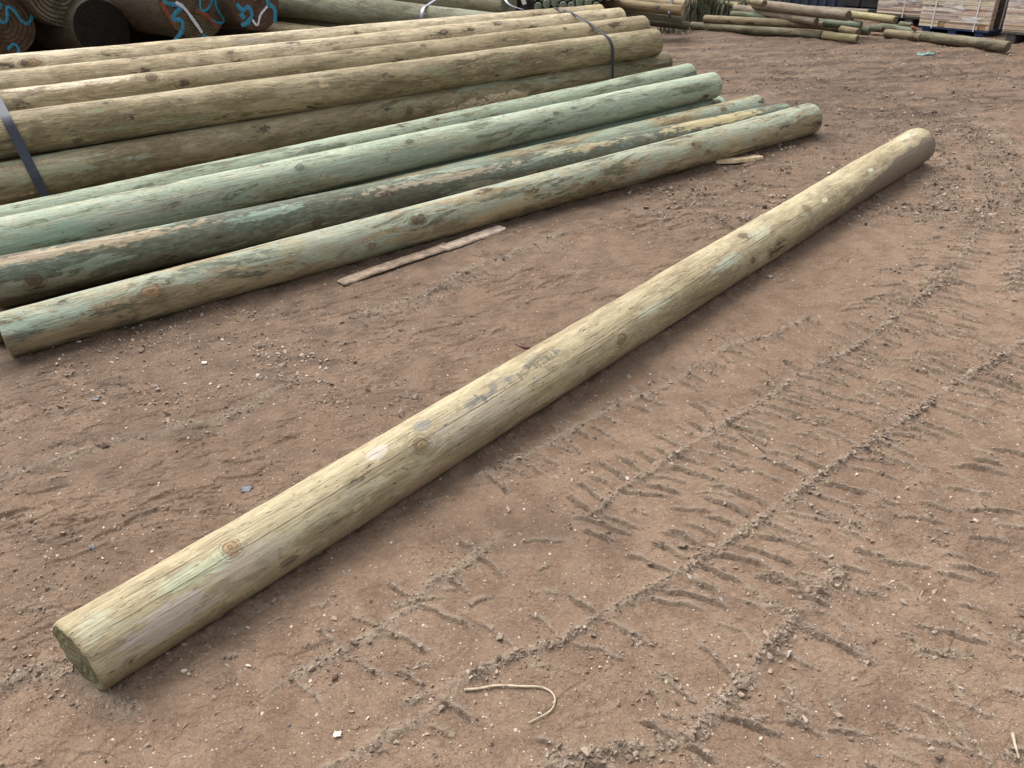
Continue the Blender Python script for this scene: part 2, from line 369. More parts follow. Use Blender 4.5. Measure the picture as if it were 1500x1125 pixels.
build('front pole of the stack, tan below and mint green on top, touching the dirt', G1, (0, 0, .102), (5.376, 0, .116), .0, 5.395, .102, .116,
      knots=[(222, 427, .026, ORK), (612, 322, .028, DKK), (545, 360, .02, BROWNK), (1015, 212, .016, DKK), (870, 268, .015, DKK)],
      scuffs=[(60, 470, .22, .05, (.36, .46, .37), .7, .8), (30, 495, .10, .03, (.07, .085, .07), .7, .8), (330, 425, .35, .04, (.34, .265, .155), .7, .8), (130, 480, .30, .045, (.31, .24, .14), .8, .8),
              (660, 330, .12, .04, (.085, .095, .06), .7, .8), (560, 370, .25, .05, (.21, .27, .19), .6, .9), (760, 300, .30, .05, (.38, .29, .15), .7, .9), (320, 385, .35, .035, (.085, .10, .07), .7, .9),
              (880, 270, .10, .04, (.11, .10, .06), .7, .8), (1150, 175, .25, .04, (.40, .47, .36), .6, .9), (480, 375, .25, .035, (.30, .34, .25), .6, .9), (1080, 205, .18, .05, (.40, .31, .17), .6, .9)],
      mint=.31, mint_top=.9, mintc=(.335, .385, .295), dark=.55, figure=.8, c1=(.37, .31, .195), c2=(.22, .175, .10), seed=2., wob=.02)
build('dark grey green pole lying second from the front, its crest worn tan', G1, (.1, .409, .21), (5.37, .228, .10), -.05, 5.385, .102, .102,
      knots=[(50, 410, .026, DKK), (465, 325, .024, DKK), (870, 217, .016, BROWNK)],
      scuffs=[(120, 360, .5, .035, (.46, .35, .23), .75, .9), (640, 262, .5, .03, (.44, .36, .26), .7, .9), (860, 215, .3, .03, (.46, .38, .22), .7, .9), (1050, 175, .5, .05, (.47, .38, .20), .85, .8), (390, 312, .22, .03, (.28, .40, .33), .6, .9), (640, 290, .16, .04, (.07, .07, .05), .8, .9)],
      mint=.40, mint_top=.6, mintc=(.25, .34, .27), dark=.86, dark_mid=.5, figure=.3, c1=(.25, .25, .185), c2=(.155, .16, .115), darkc=(.062, .076, .055), seed=3.)
build('olive pole showing only its far half behind the tan tipped one', G1, (0, .62, .10), (5.457, .566, .10), .0, 5.47, .10, .10,
      mint=.3, mint_top=.6, mintc=(.30, .38, .30), dark=.45, c1=(.36, .31, .19), c2=(.25, .20, .11), seed=4., knots=[(1060, 160, .02, DKK)])
build('pale green pole lying under the thick mint pole', G1, (0, .84, .095), (5.257, .79, .095), -.1, 5.27, .095, .095,
      mint=.95, mint_top=.2, dark=.2, c1=(.32, .38, .28), c2=(.24, .27, .18), seed=5.)
build('thick bright mint green pole resting on top of the loose poles', G1, (.148, .713, .29), (5.139, .778, .29), -.2, 5.165, .115, .102,
      knots=[(600, 208, .02, (.10, .11, .07)), (815, 165, .012, DKK), (440, 245, .018, (.12, .15, .10))],
      scuffs=[(60, 345, .25, .06, (.26, .44, .33), .6, .9), (640, 205, .25, .04, (.36, .33, .20), .5, .9), (250, 300, .4, .03, (.42, .40, .33), .6, .9), (840, 158, .04, .02, (.05, .06, .06), .8, .8), (420, 300, .2, .035, (.13, .15, .085), .6, .9)],
      mint=.66, mint_top=.5, mintc=(.345, .425, .325), dark=.50, darkc=(.13, .15, .09), figure=.6, c1=(.44, .43, .32), c2=(.29, .30, .19), seed=6., bow=.0)
build('mottled green pole directly behind the thick mint pole', G1, (.161, 1.142, .25), (5.461, 1.35, .25), -.2, 5.475, .10, .10,
      mint=.50, mint_top=.9, mintc=(.32, .395, .30), dark=.58, darkc=(.11, .13, .085), c1=(.34, .36, .25), c2=(.24, .25, .15), seed=7., nx=160)
build('thin brown pole at ground level, seen in the gap behind the front pole', G1, (0, .19, .068), (2., .18, .068), -.05, 1.9, .066, .066,
      dark=.3, c1=(.30, .22, .13), c2=(.20, .14, .08), seed=8., nx=80, nt=40)
# poles deep in the loose heap that carry the upper ones
for i, (w_, lab) in enumerate([(1.07, 'dull green pole low in the heap, behind the pale green one'), (1.30, 'dull green pole low in the heap, nearest the strapped bundle')]):
    build(lab, G1, (0, w_-.03, .093), (5, w_+.06, .093), .1, 5.1, .092, .092, mint=.5, dark=.4, seed=9.+i, nx=60, nt=40)

# --- the strapped bundle
build('lowest visible bundle pole, dull olive with flaking bark and dark grain', G2, (.4, 1.795, .309), (5.4, 1.765, .291), .05, 5.585, .121, .105,
      knots=[(600, 162, .024, DKK), (350, 225, .015, DKK)],
      scuffs=[(760, 145, .30, .045, (.46, .37, .22), .75, 1.), (740, 150, .14, .02, BARK, .8, 1.), (900, 98, .25, .05, (.19, .20, .12), .6, .9), (90, 250, .3, .03, (.27, .30, .20), .6, .9), (20, 285, .3, .03, (.13, .11, .045), .7, .9), (250, 245, .35, .02, BARK, .7, 1.)],
      c1=(.27, .228, .142), c2=(.17, .14, .082), mint=.12, mintc=(.28, .33, .23), mint_top=.8, dark=.5, darkc=(.085, .07, .038), figure=1., shreds=[(720, 150, .42, .05), (20, 285, .2, .02)], seed=11.)
build('thick yellow brown pole at the front edge of the strapped bundle', G2, (.4, 1.921, .545), (5.4, 1.724, .49), -.05, 5.405, .132, .118,
      knots=[(108, 158, .018, ORK), (112, 206, .016, DKK), (490, 178, .012, DKK), (768, 85, .022, BROWNK), (650, 128, .014, BROWNK)],
      scuffs=[(60, 200, .05, .06, (.13, .08, .04), .6, .9), (460, 122, .05, .016, BARK, .7, .9), (475, 125, .05, .016, (.60, .45, .25), .8, .6), (300, 195, .4, .03, (.20, .135, .06), .6, .9), (900, 65, .25, .05, (.33, .32, .17), .6, .9), (160, 222, .3, .018, (.09, .06, .03), .7, .9)],
      c1=(.37, .312, .195), c2=(.22, .18, .105), mint=.12, mintc=(.27, .30, .18), bands=.6, figure=1., dark=.46, darkc=(.11, .085, .045), seed=12.)
build('greyish bundle pole with a swirling knot, second from the front edge', G2, (.4, 2.153, .65), (5.4, 1.946, .574), -.1, 5.455, .12, .115,
      knots=[(222, 114, .028, DKK), (620, 66, .016, DKK), (828, 42, .015, DKK), (700, 48, .012, BROWNK)],
      scuffs=[(110, 122, .35, .035, (.58, .50, .38), .85, .9), (130, 120, .05, .012, BARK, .9, .9), (60, 128, .05, .010, BARK, .8, .9), (330, 105, .3, .04, (.22, .18, .11), .6, .9)],
      c1=(.375, .31, .19), c2=(.24, .19, .108), mint=.08, mintc=(.27, .29, .19), bands=.8, figure=.8, shreds=[(120, 121, .30, .035), (40, 130, .2, .02)], dark=.42, darkc=(.12, .095, .06), seed=13.)
build('pale yellow bundle pole near the top, behind the greyish knotty one', G2, (.4, 2.384, .724), (5.4, 2.166, .638), -.1, 5.375, .12, .11,
      knots=[(337, 77, .014, DKK), (437, 63, .012, DKK), (886, 22, .012, BROWNK)],
      c1=(.51, .43, .285), c2=(.35, .28, .17), bands=.8, dark=.36, darkc=(.24, .185, .11), figure=.4, seed=14., nx=180)
PT = build('pale straw coloured pole crowning the strapped bundle, with an orange sawn knot', G2, (.4, 2.617, .792), (5.4, 2.389, .654), -.1, 5.165, .12, .11,
      knots=[(522, 49, .014, DKK), (250, 72, .016, (.25, .17, .09)), (50, 92, .028, ORK), (36, 93, .018, (.06, .04, .028))],
      scuffs=[(15, 94, .12, .02, BARK, .8, .9), (200, 55, .2, .03, (.60, .52, .36), .6, .9), (375, 60, .15, .03, (.27, .25, .22), .6, .9)],
      c1=(.54, .465, .315), c2=(.38, .31, .195), bands=.75, dark=.32, darkc=(.27, .21, .13), figure=.3, seed=15., nx=180)
build('straw pole at the back of the bundle top, only its far tip showing', G2, (4.5, 2.725-.09, .655), (5.4, 2.50, .645), 0., 5.42, .11, .105,
      c1=(.56, .46, .25), c2=(.42, .32, .16), bands=.6, seed=16., nx=100)
for i, (w_, z_, r_, lab) in enumerate([(1.74, .095, .092, 'dark pole at the foot of the strapped bundle, front side'), (1.98, .10, .095, 'hidden pole on the ground inside the bundle, second from the front'),
                                  (2.24, .10, .095, 'hidden pole on the ground inside the bundle, third from the front'), (2.48, .10, .095, 'hidden pole on the ground at the back of the bundle'),
                                  (2.06, .325, .105, 'hidden core pole in the middle layer of the bundle, front side'), (2.31, .31, .11, 'hidden core pole in the middle layer of the bundle, back side'), (2.32, .475, .075, 'hidden core pole just under the bundle crown'), (2.10, .49, .055, 'slim core pole behind the thick yellow brown one')]):
    build(lab, G2, (0, w_, z_), (5, w_-.02, z_-.005), .2, 5.2, r_, r_-.004, dark=.4, seed=17.+i, nx=50, nt=40, c1=(.36, .29, .16), c2=(.25, .19, .10))

# --- steel straps round the bundle
mStrap = plain('blued_steel_strap', (.032, .037, .052), .55, .2, 60., .2, .35)
def strap(dpos, circ, label, lead, wid=.030):
    pts = []
    for (cw, cz, cr) in circ:
        for t in np.linspace(0, 2*np.pi, 60, endpoint=False): pts.append((cw+(cr+.003)*math.cos(t), cz+(cr+.003)*math.sin(t)))
    pts = sorted(set(pts))
    def half(ps):
        h = []
        for p in ps:
            while len(h) > 1 and (h[-1][0]-h[-2][0])*(p[1]-h[-2][1])-(h[-1][1]-h[-2][1])*(p[0]-h[-2][0]) <= 0: h.pop()
            h.append(p)
        return h
    hull = half(pts)[:-1]+half(pts[::-1])[:-1]
    V = []; F = []; n = len(hull); cen = np.mean(hull, 0)
    for (w_, z_) in hull:
        nv = np.array([w_, z_])-cen; nv /= np.linalg.norm(nv); q = np.array([w_, z_])+nv*.0016
        for (a, dd) in (((w_, z_), -wid/2), ((w_, z_), wid/2), (q, wid/2), (q, -wid/2)):
            V.append(loc(dpos+dd+lead*(a[1]-.5), a[0], a[1]))
    for i in range(n):
        for k in range(4):
            F.append((i*4+k, i*4+(k+1) % 4, ((i+1) % n)*4+(k+1) % 4, ((i+1) % n)*4+k))
    o = mesh('steel_strap', V, F, mStrap, smooth=False); return tag(o, label, 'strap', 'steel straps round the pole bundle')
def circ_at(d):
    L = lambda a, b: np.array(a[1:])+(np.array(b[1:])-np.array(a[1:]))*(d-a[0])/(b[0]-a[0])
    rr = lambda a, b: a+(b-a)*d/5.4
    return [(*L((.4, 1.795, .309), (5.4, 1.765, .291)), rr(.121, .105)*1.02), (*L((.4, 1.921, .545), (5.4, 1.724, .49)), rr(.132, .118)*1.02), (*L((.4, 2.153, .65), (5.4, 1.946, .574)), rr(.12, .115)*1.02),
            (*L((.4, 2.384, .724), (5.4, 2.166, .638)), rr(.12, .11)*1.02), (*L((.4, 2.617, .792), (5.4, 2.389, .654)), rr(.12, .11)*1.02), (*L((.4, 2.85, .69), (5.4, 2.50, .645)), .112), (1.74, .095, .094), (2.48, .10, .098)]
strap(.37, circ_at(.37), 'dark steel strap hugging the near end of the bundle, at the left edge', -.10, .054)
strap(4.83, circ_at(4.83), 'thin steel strap round the far end of the bundle', -.06, .026)

# ------------------------------------------------------------------ ground
segs = [(A0[:2], A1[:2], .04), (O0[:2], (O0+DV*5.4)[:2], .05)]
def seg_dist(x, y, a, b):
    ax, ay = a; dx, dy = b[0]-a[0], b[1]-a[1]; L2 = dx*dx+dy*dy
    t = np.clip(((x-ax)*dx+(y-ay)*dy)/L2, 0, 1); return np.hypot(x-ax-t*dx, y-ay-t*dy), t
px2 = lambda pts: [tuple(at(*p)[:2]) for p in pts]
# crumbly ridges pressed up between tyre lugs: (pixels, height, width, crumbs per metre, crumb size)
RIDGES = [
 ([(600, 1030), (690, 990), (767, 958), (833, 933), (900, 890), (980, 848), (1070, 792), (1156, 734), (1232, 678), (1304, 630), (1376, 578), (1448, 534), (1540, 478)], .010, .016, 420, .0052),
 ([(860, 760), (930, 705), (1004, 658), (1100, 598), (1180, 546), (1260, 506), (1332, 450), (1400, 405)], .009, .016, 330, .0048),
 ([(700, 700), (800, 650), (900, 594), (980, 562), (1060, 510), (1140, 486), (1180, 466)], .007, .018, 200, .0042),
 ([(800, 1118), (900, 1100), (1000, 1083), (1066, 1016), (1133, 943), (1177, 893), (1230, 840)], .012, .020, 560, .0055),
 ([(400, 1010), (500, 957), (545, 935), (600, 890), (633, 857), (683, 827), (740, 780)], .006, .020, 260, .0042),
 ([(430, 1160), (500, 1117), (567, 1080), (607, 1060), (667, 1013)], .007, .016, 200, .0042),
 ([(1330, 452), (1400, 390), (1435, 330), (1450, 270), (1430, 220), (1360, 172), (1250, 132), (1120, 100)], .006, .020, 120, .005),
 ([(1480, 430), (1502, 340), (1495, 270), (1450, 210), (1370, 165)], .005, .020, 90, .005),
 ([(955, 78), (1100, 88), (1250, 114), (1400, 165), (1510, 225)], .012, .045, 25, .007),
 ([(1000, 63), (1200, 76), (1380, 102), (1530, 142)], .012, .05, 20, .008),
 ([(1090, 128), (1210, 150), (1310, 185), (1390, 240)], .009, .035, 40, .006),
 ([(500, 470), (600, 440), (690, 395), (760, 370), (830, 345)], .008, .03, 160, .0045),
 ([(0, 700), (150, 655), (250, 630), (340, 610), (430, 560)], .008, .03, 160, .0045),
 ([(0, 1010), (60, 985), (130, 1000), (190, 1040)], .010, .03, 200, .005),
]
RW = [smooth_poly(px2(r[0]), 14) for r in RIDGES]
def along(path, step):
    s = np.concatenate([[0], np.cumsum(np.linalg.norm(np.diff(path, axis=0), axis=1))]); t = np.arange(step/2, s[-1], step)
    return np.stack([np.interp(t, s, path[:, k]) for k in (0, 1)], -1)
# lug bars: start, end, height, drop side
BARS = []
def lugset(path, step, dpx, L, h, jit=.25, drop=.2, start=0., where=None):
    for p in along(path, step):
        if rng.random() < drop: continue
        q = CP+0; # local picture direction turned into ground direction
        v = np.array([p[0], p[1], 0])-CP; zc = v@FW; ux = 750+FOC*(v@RT)/zc; uy = 562.5-FOC*(v@UP)/zc
        if where and not where(ux, uy): continue
        e = at(ux+dpx[0], uy+dpx[1])[:2]-p; e /= np.linalg.norm(e); a = rng.normal(0, .12); c, s = math.cos(a), math.sin(a)
        e = np.array([e[0]*c-e[1]*s, e[0]*s+e[1]*c]); l = L*(1+rng.normal(0, jit)); p0 = p+e*(start+rng.normal(0, .01))
        BARS.append((p0, p0+e*max(l, .03), h*rng.uniform(.5, 1.25)))
RW.append(smooth_poly(px2([(1352, 335), (1374, 292), (1370, 250), (1335, 215)]), 14))
RIGHT = lambda x, y: x > 930
lugset(RW[0], .070, (90, 31), .17, .010, .2, .06, .012, RIGHT)
lugset(RW[0], .070, (-90, -40), .15, .010, .2, .06, .012, lambda x, y: x > 980)
lugset(RW[1], .068, (90, 28), .14, .009, .2, .06, .012)
lugset(RW[1], .066, (-85, -58), .13, .011, .2, .05, .010)
lugset(RW[2], .066, (75, 40), .11, .009, .2, .08, .008)
lugset(RW[0], .085, (90, 22), .15, .008, .25, .12, .27, RIGHT)
lugset(RW[0], .085, (90, 14), .14, .008, .25, .15, .50, lambda x, y: x > 1050)
lugset(RW[0], .10, (90, 18), .12, .006, .3, .25, .74, lambda x, y: x > 1100)
lugset(RW[6], .060, (60, 6), .20, .010, .2, .06, -.10)
lugset(RW[6], .070, (-60, 2), .13, .008, .2, .15, .16)
lugset(RW[7], .062, (60, 4), .20, .010, .2, .08, -.08)
lugset(RW[-1], .060, (60, 3), .15, .009, .2, .08, -.07)
lugset(RW[3], .12, (90, 42), .15, .010, .2, .12, .01); lugset(RW[3], .12, (-85, -50), .13, .009, .2, .15, .01)
lugset(RW[0], .12, (85, 42), .12, .008, .25, .2, .01, lambda x, y: x <= 930); lugset(RW[0], .12, (-70, -50), .10, .008, .25, .25, .01, lambda x, y: x <= 930)
lugset(RW[4], .12, (80, 40), .12, .008, .25, .2, .01); lugset(RW[4], .12, (-60, -50), .09, .007, .25, .3, .01)
lugset(RW[5], .12, (80, 50), .10, .008, .25, .25, .01)
lugset(RW[1], .080, (90, 22), .10, .007, .25, .2, .19)
lugset(RW[0], .080, (-90, -34), .12, .008, .25, .15, .22, lambda x, y: x > 980)
lugset(RW[2], .080, (-60, -50), .07, .006, .25, .3, .01)
lugset(RW[3], .12, (90, 30), .13, .007, .25, .25, .28); lugset(RW[3], .13, (90, 24), .12, .006, .3, .3, .55)
lugset(RW[11], .05, (60, 40), .13, .006, .25, .2, .02)
for _ in range(150):                                             # scattered broken lug prints on the right
    ux, uy = rng.uniform(860, 1520), rng.uniform(480, 1130)
    if ux < 1500-(uy-300)*1.0 and uy < 800: continue
    p = at(ux, uy)[:2]; dx, dy = (80, 32) if rng.random() < .7 else (50, 75)
    e = at(ux+dx, uy+dy*rng.uniform(.6, 1.3))[:2]-p; e /= np.linalg.norm(e); BARS.append((p, p+e*rng.uniform(.04, .11), rng.uniform(.003, .0065)))
for _ in range(330):                                             # shallow prints in the far yard
    ux, uy = rng.uniform(900, 1540), rng.uniform(75, 330)
    p = at(ux, uy)[:2]; e = at(ux+80, uy+rng.uniform(-8, 28))[:2]-p; e /= np.linalg.norm(e); BARS.append((p, p+e*rng.uniform(.12, .5), rng.uniform(.005, .011)))
for _ in range(70):                                             # left side scuffs
    ux, uy = rng.uniform(-40, 800), rng.uniform(350, 1000)
    p = at(ux, uy)[:2]; e = at(ux+80, uy-rng.uniform(-15, 45))[:2]-p; e /= np.linalg.norm(e); BARS.append((p, p+e*rng.uniform(.04, .16), rng.uniform(.002, .005)))
TRK = np.array([.70, .714])
def ground_h(x, y):
    x = np.asarray(x, float); y = np.asarray(y, float)
    a = x*TRK[0]+y*TRK[1]; b = -x*TRK[1]+y*TRK[0]
    far = sst(4.5, 9., y)
    h = .020*fbm(x/1.7, y/1.7, 2, 1)+.010*fbm(x/.5, y/.5, 2, 2)*(1+1.5*far)
    m = sst(-.25, .35, fbm(x/.8, y/.8, 2, 3)); m = .35+.65*m
    rt = sst(.05, .45, -(-(x-A0[0])*.706+(y-A0[1])*.708)); m = m*(1-.55*rt)+.25*(1-rt)
    h = h+m*.0040*(np.abs(fbm(x/.13, y/.13, 3, 4))*2-.5)
    h = h+.0016*fbm(x/.025, y/.025, 2, 6)*m
    h = h+.0025*fbm(a/.9, b/.05, 3, 7)*sst(-.1, .4, pn(x/1.1, y/1.1, 9))
    # flaky scarps
    for i, (sx, sy, hh) in enumerate([(.30, .10, .0065), (.16, .06, .0050), (.09, .04, .0040)]):
        xr = x*.93+y*.36; yr = -x*.36+y*.93
        t = fbm(xr/sx, yr/sy, 3, 20+i*4); h = h+hh*sst(-.014, .014, t)*m*sst(-.15, .35, pn(x/.33+i, y/.33, 27))
    # far: churned damp heaps
    h = h+far*(.05*np.clip(fbm(x/1.5, y/.6, 3, 31)-.05, 0, 1)+.022*fbm(x/.5, y/.28, 3, 33)+.006*fbm(x/.13, y/.1, 2, 37))
    for (px, py, a_, b_) in ((1040, 97, .7, .25), (1390, 101, .8, .16), (1440, 119, .6, .14), (1225, 151, .5, .12)):
        c_ = at(px, py); h = h+.035*np.exp(-(((x-c_[0])/a_)**2+((y-c_[1])/b_)**2))*(.5+np.abs(fbm(x/.16, y/.14, 3, 65))*1.2)
    dry = np.zeros_like(x)
    for (pts, hh, ww, cr, cs), path in zip(RIDGES, RW[:len(RIDGES)]):
        dmin = np.full(x.shape, 9.); 
        lo, hi = path.min(0)-.12, path.max(0)+.12
        k = np.where((x > lo[0]) & (x < hi[0]) & (y > lo[1]) & (y < hi[1]))[0]
        if not len(k): continue
        xs, ys = x[k], y[k]; dm = np.full(xs.shape, 9.)
        for i in range(len(path)-1): dm = np.minimum(dm, seg_dist(xs, ys, path[i], path[i+1])[0])
        wob = 1+.9*pn(xs/.07, ys/.07, 41); dm = np.abs(dm+.012*pn(xs/.05, ys/.05, 43))
        g = np.exp(-(dm/(ww*.85))**2); brk = .5+.5*sst(-.55, .05, pn(xs/.16, ys/.16, 44))
        h[k] += hh*g*np.clip(wob, .1, 2)*brk+hh*.8*g*brk*np.abs(pn(xs/.02, ys/.02, 45)); dry[k] = np.maximum(dry[k], g*brk)
    for (p0, p1, hh) in BARS:
        if p0[0] > p1[0]: p0, p1 = p1, p0
        hh = hh*1.2
        w = .032+.012*sst(3., 6., np.array(p0[1]))
        k = np.where((x > min(p0[0], p1[0])-w) & (x < max(p0[0], p1[0])+w) & (y > min(p0[1], p1[1])-w) & (y < max(p0[1], p1[1])+w))[0]
        if not len(k): continue
        e = p1-p0; L = np.hypot(*e); e = e/L; xs, ys = x[k]-p0[0], y[k]-p0[1]
        s = (xs*e[0]+ys*e[1])/L; q = -xs*e[1]+ys*e[0]
        q = q+.007*pn(x[k]/.05, y[k]/.05, 47)+.003*pn(x[k]/.016, y[k]/.016, 48)+.22*L*(s-.5)**2
        env = sst(-.05, .2, s)*sst(1.08, .7, s)*(.75+.25*sst(-.3, .3, pn(x[k]/.04, y[k]/.04, 49)))
        f = np.where(q > 0, np.exp(-(np.abs(q)/(w*.36))**1.3), sst(-.005, .0, q))-.8*np.exp(-((q+.006)/.005)**2)
        h[k] += hh*f*env; dry[k] = np.maximum(dry[k], .95*env*np.exp(-((q-.005)/.009)**2))
    # beds of the poles lying on the ground
    for (p, q, w) in segs:
        d, t = seg_dist(x, y, p, q); f = sst(w+.11, w, d); h = h*(1-f)+f*.010; h = h+.014*np.exp(-((d-.070)/.024)**2)*np.clip(.6+1.2*fbm(x/.10, y/.10, 3, 50), 0, 2)
    dz = (x-O0[0])*DV[0]+(y-O0[1])*DV[1]; wz = (x-O0[0])*WV[0]+(y-O0[1])*WV[1]
    f = sst(-.02, .1, wz)*sst(3.0, 2.7, wz)*sst(-.5, -.2, dz)*sst(5.9, 5.5, dz); h = h*(1-f)
    return h, dry

NC, NR = 1600, 1900
sx = np.linspace(-1, 1, NC); ext = np.array([1.3, 1.8, 3, 6, 14, 40]); sx = np.concatenate([-ext[::-1], sx, ext])
ratio = (16.5+.55)/.95
ys = .95*ratio**(np.linspace(0, 1, NR))-.55
ys = np.concatenate([[-14, -5, -2, -.9, -.2, .2], ys, [18, 21, 27, 40, 80, 200, 500]])
wx = np.maximum(ys+.85, .9)*.71
XX = sx[None, :]*wx[:, None]; YY = np.repeat(ys[:, None], len(sx), 1)
hh, dr = ground_h(XX.ravel(), YY.ravel())
n1, n2 = XX.shape
idx = np.arange(n1*n2).reshape(n1, n2)
F = np.stack([idx[:-1, :-1], idx[:-1, 1:], idx[1:, 1:], idx[1:, :-1]], -1).reshape(-1, 4)

k = NT('yard_soil'); P = k.obj()
na = k.noise(P, 1.1, 3., .6); nb = k.noise(P, 9., 5., .62); nc = k.noise(P, 70., 4., .65); nd = k.noise(P, 320., 3., .6)
col = k.mix(k.ss(na, .35, .65), (0.220, 0.151, 0.105), (0.183, 0.124, 0.085))
col = k.mix(k.ss(nb, .42, .62, 0., .7), col, (0.138, 0.090, 0.061))
col = k.mix(k.ss(nc, .45, .75, 0., .45), col, (0.275, 0.206, 0.150))
col = k.mix(k.ss(nd, .55, .75, 0., .5), col, (0.114, 0.075, 0.051))
dryv = k.attr('dry').outputs['Fac']; moist = k.attr('moist').outputs['Fac']
col = k.mix(k.m('MULTIPLY', dryv, .7), col, (0.253, 0.205, 0.156))
mm = k.m('MULTIPLY', moist, k.ss(k.m('ADD', nb, k.m('MULTIPLY', nc, .4)), .5, .80, .6, 1.))
col = k.mix(mm, col, (0.069, 0.047, 0.033))
for sc_, thr, cc in ((210., .955, (.55, .48, .39)), (120., .968, (.60, .53, .45)), (130., .93, (.09, .062, .048)), (60., .985, (.55, .48, .40))):
    vn = k.voro(P, sc_); rnd = k.sep(vn.outputs['Color'])[0]
    sp = k.m('MULTIPLY', k.ss(vn.outputs['Distance'], .30, .22), k.m('GREATER_THAN', rnd, thr))
    col = k.mix(k.m('MULTIPLY', sp, .8), col, cc)
hb = k.m('ADD', k.m('MULTIPLY', nc, 1.0), k.m('MULTIPLY', nd, .5))
for sx_, sy_, am in ((16., 26., .30), (34., 52., .30), (70., 95., .25)):
    vr = k.t.nodes.new('ShaderNodeVectorRotate'); vr.rotation_type = 'Z_AXIS'; vr.inputs['Angle'].default_value = .36; k.t.links.new(P, vr.inputs['Vector'])
    fl_ = k.noise(k.v('MULTIPLY', vr.outputs[0], (sx_, sy_, sx_)), 1., 3., .55); sc_ = k.ss(fl_, .52, .55); hb = k.m('ADD', hb, k.m('MULTIPLY', sc_, am))
    col = k.mix(k.m('MULTIPLY', k.m('MULTIPLY', k.ss(fl_, .49, .52), k.ss(fl_, .555, .53)), .16), col, (.17, .115, .085))
k.bump(hb, .006, .9)
k.b.inputs['Specular IOR Level'].default_value = .15
soil = k.done(col, k.m('SUBTRACT', .95, k.m('MULTIPLY', moist, .2)))
g = np_mesh('ground', np.stack([XX.ravel(), YY.ravel(), hh], -1), F, soil)
tag(g, 'bare reddish brown dirt yard with tyre tracks', None, None, 'structure')
at1 = g.data.attributes.new('dry', 'FLOAT', 'POINT'); at1.data.foreach_set('value', dr.astype(np.float32))
xf, yf = XX.ravel(), YY.ravel()
mo = sst(.02, .22, fbm(xf/1.6, yf/.55, 3, 31))*sst(4.6, 7., yf)*.9
mo = np.maximum(mo, .35*sst(.1, .5, fbm(xf/.9, yf/.5, 3, 61)))
mo = np.maximum(mo, sst(4.3, 7., yf)*(.28+.75*sst(-.15, .35, fbm(xf/2.2, yf/.22, 4, 68))))
bb = -(xf-A0[0])*.706+(yf-A0[1])*.708; mo = np.maximum(mo, .42*sst(-.05, .35, bb)*(.7+.6*fbm(xf/.4, yf/.25, 3, 66)))
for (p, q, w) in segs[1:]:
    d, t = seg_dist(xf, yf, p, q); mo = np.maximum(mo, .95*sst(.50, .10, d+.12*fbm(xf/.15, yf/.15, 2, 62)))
for (px, py, a_, b_) in ((1040, 96, .75, .30), (1000, 90, .4, .25), (1120, 70, 1.6, .10), (1210, 82, 1.2, .09), (1390, 100, .9, .20), (1440, 118, .7, .16), (1330, 108, .6, .14), (1225, 150, .5, .12), (1150, 130, .4, .10), (1060, 60, 1.2, .08), (1490, 90, .5, .15)):
    c_ = at(px, py); mo = np.maximum(mo, .95*np.exp(-(((xf-c_[0])/a_)**2+((yf-c_[1])/b_)**2))*sst(-.5, .2, fbm(xf/.3, yf/.14, 3, 64)))
for (px, py, a_, b_) in ((300, 500, .9, .16), (700, 380, .6, .14), (100, 560, .5, .14), (430, 530, .5, .14), (200, 640, .5, .10), (60, 700, .4, .12), (520, 480, .4, .12), (1010, 300, .5, .2), (900, 330, .4, .15), (620, 420, .4, .1)):
    c_ = at(px, py); mo = np.maximum(mo, .75*np.exp(-(((xf-c_[0])/a_)**2+((yf-c_[1])/b_)**2))*sst(-.3, .2, fbm(xf/.12, yf/.07, 3, 76)))
mo = np.maximum(mo, .6*np.exp(-((np.hypot((xf-at(430, 440)[0])/.55, (yf-at(430, 440)[1])/.25))**2)))
at2 = g.data.attributes.new('moist', 'FLOAT', 'POINT'); at2.data.foreach_set('value', mo.astype(np.float32))

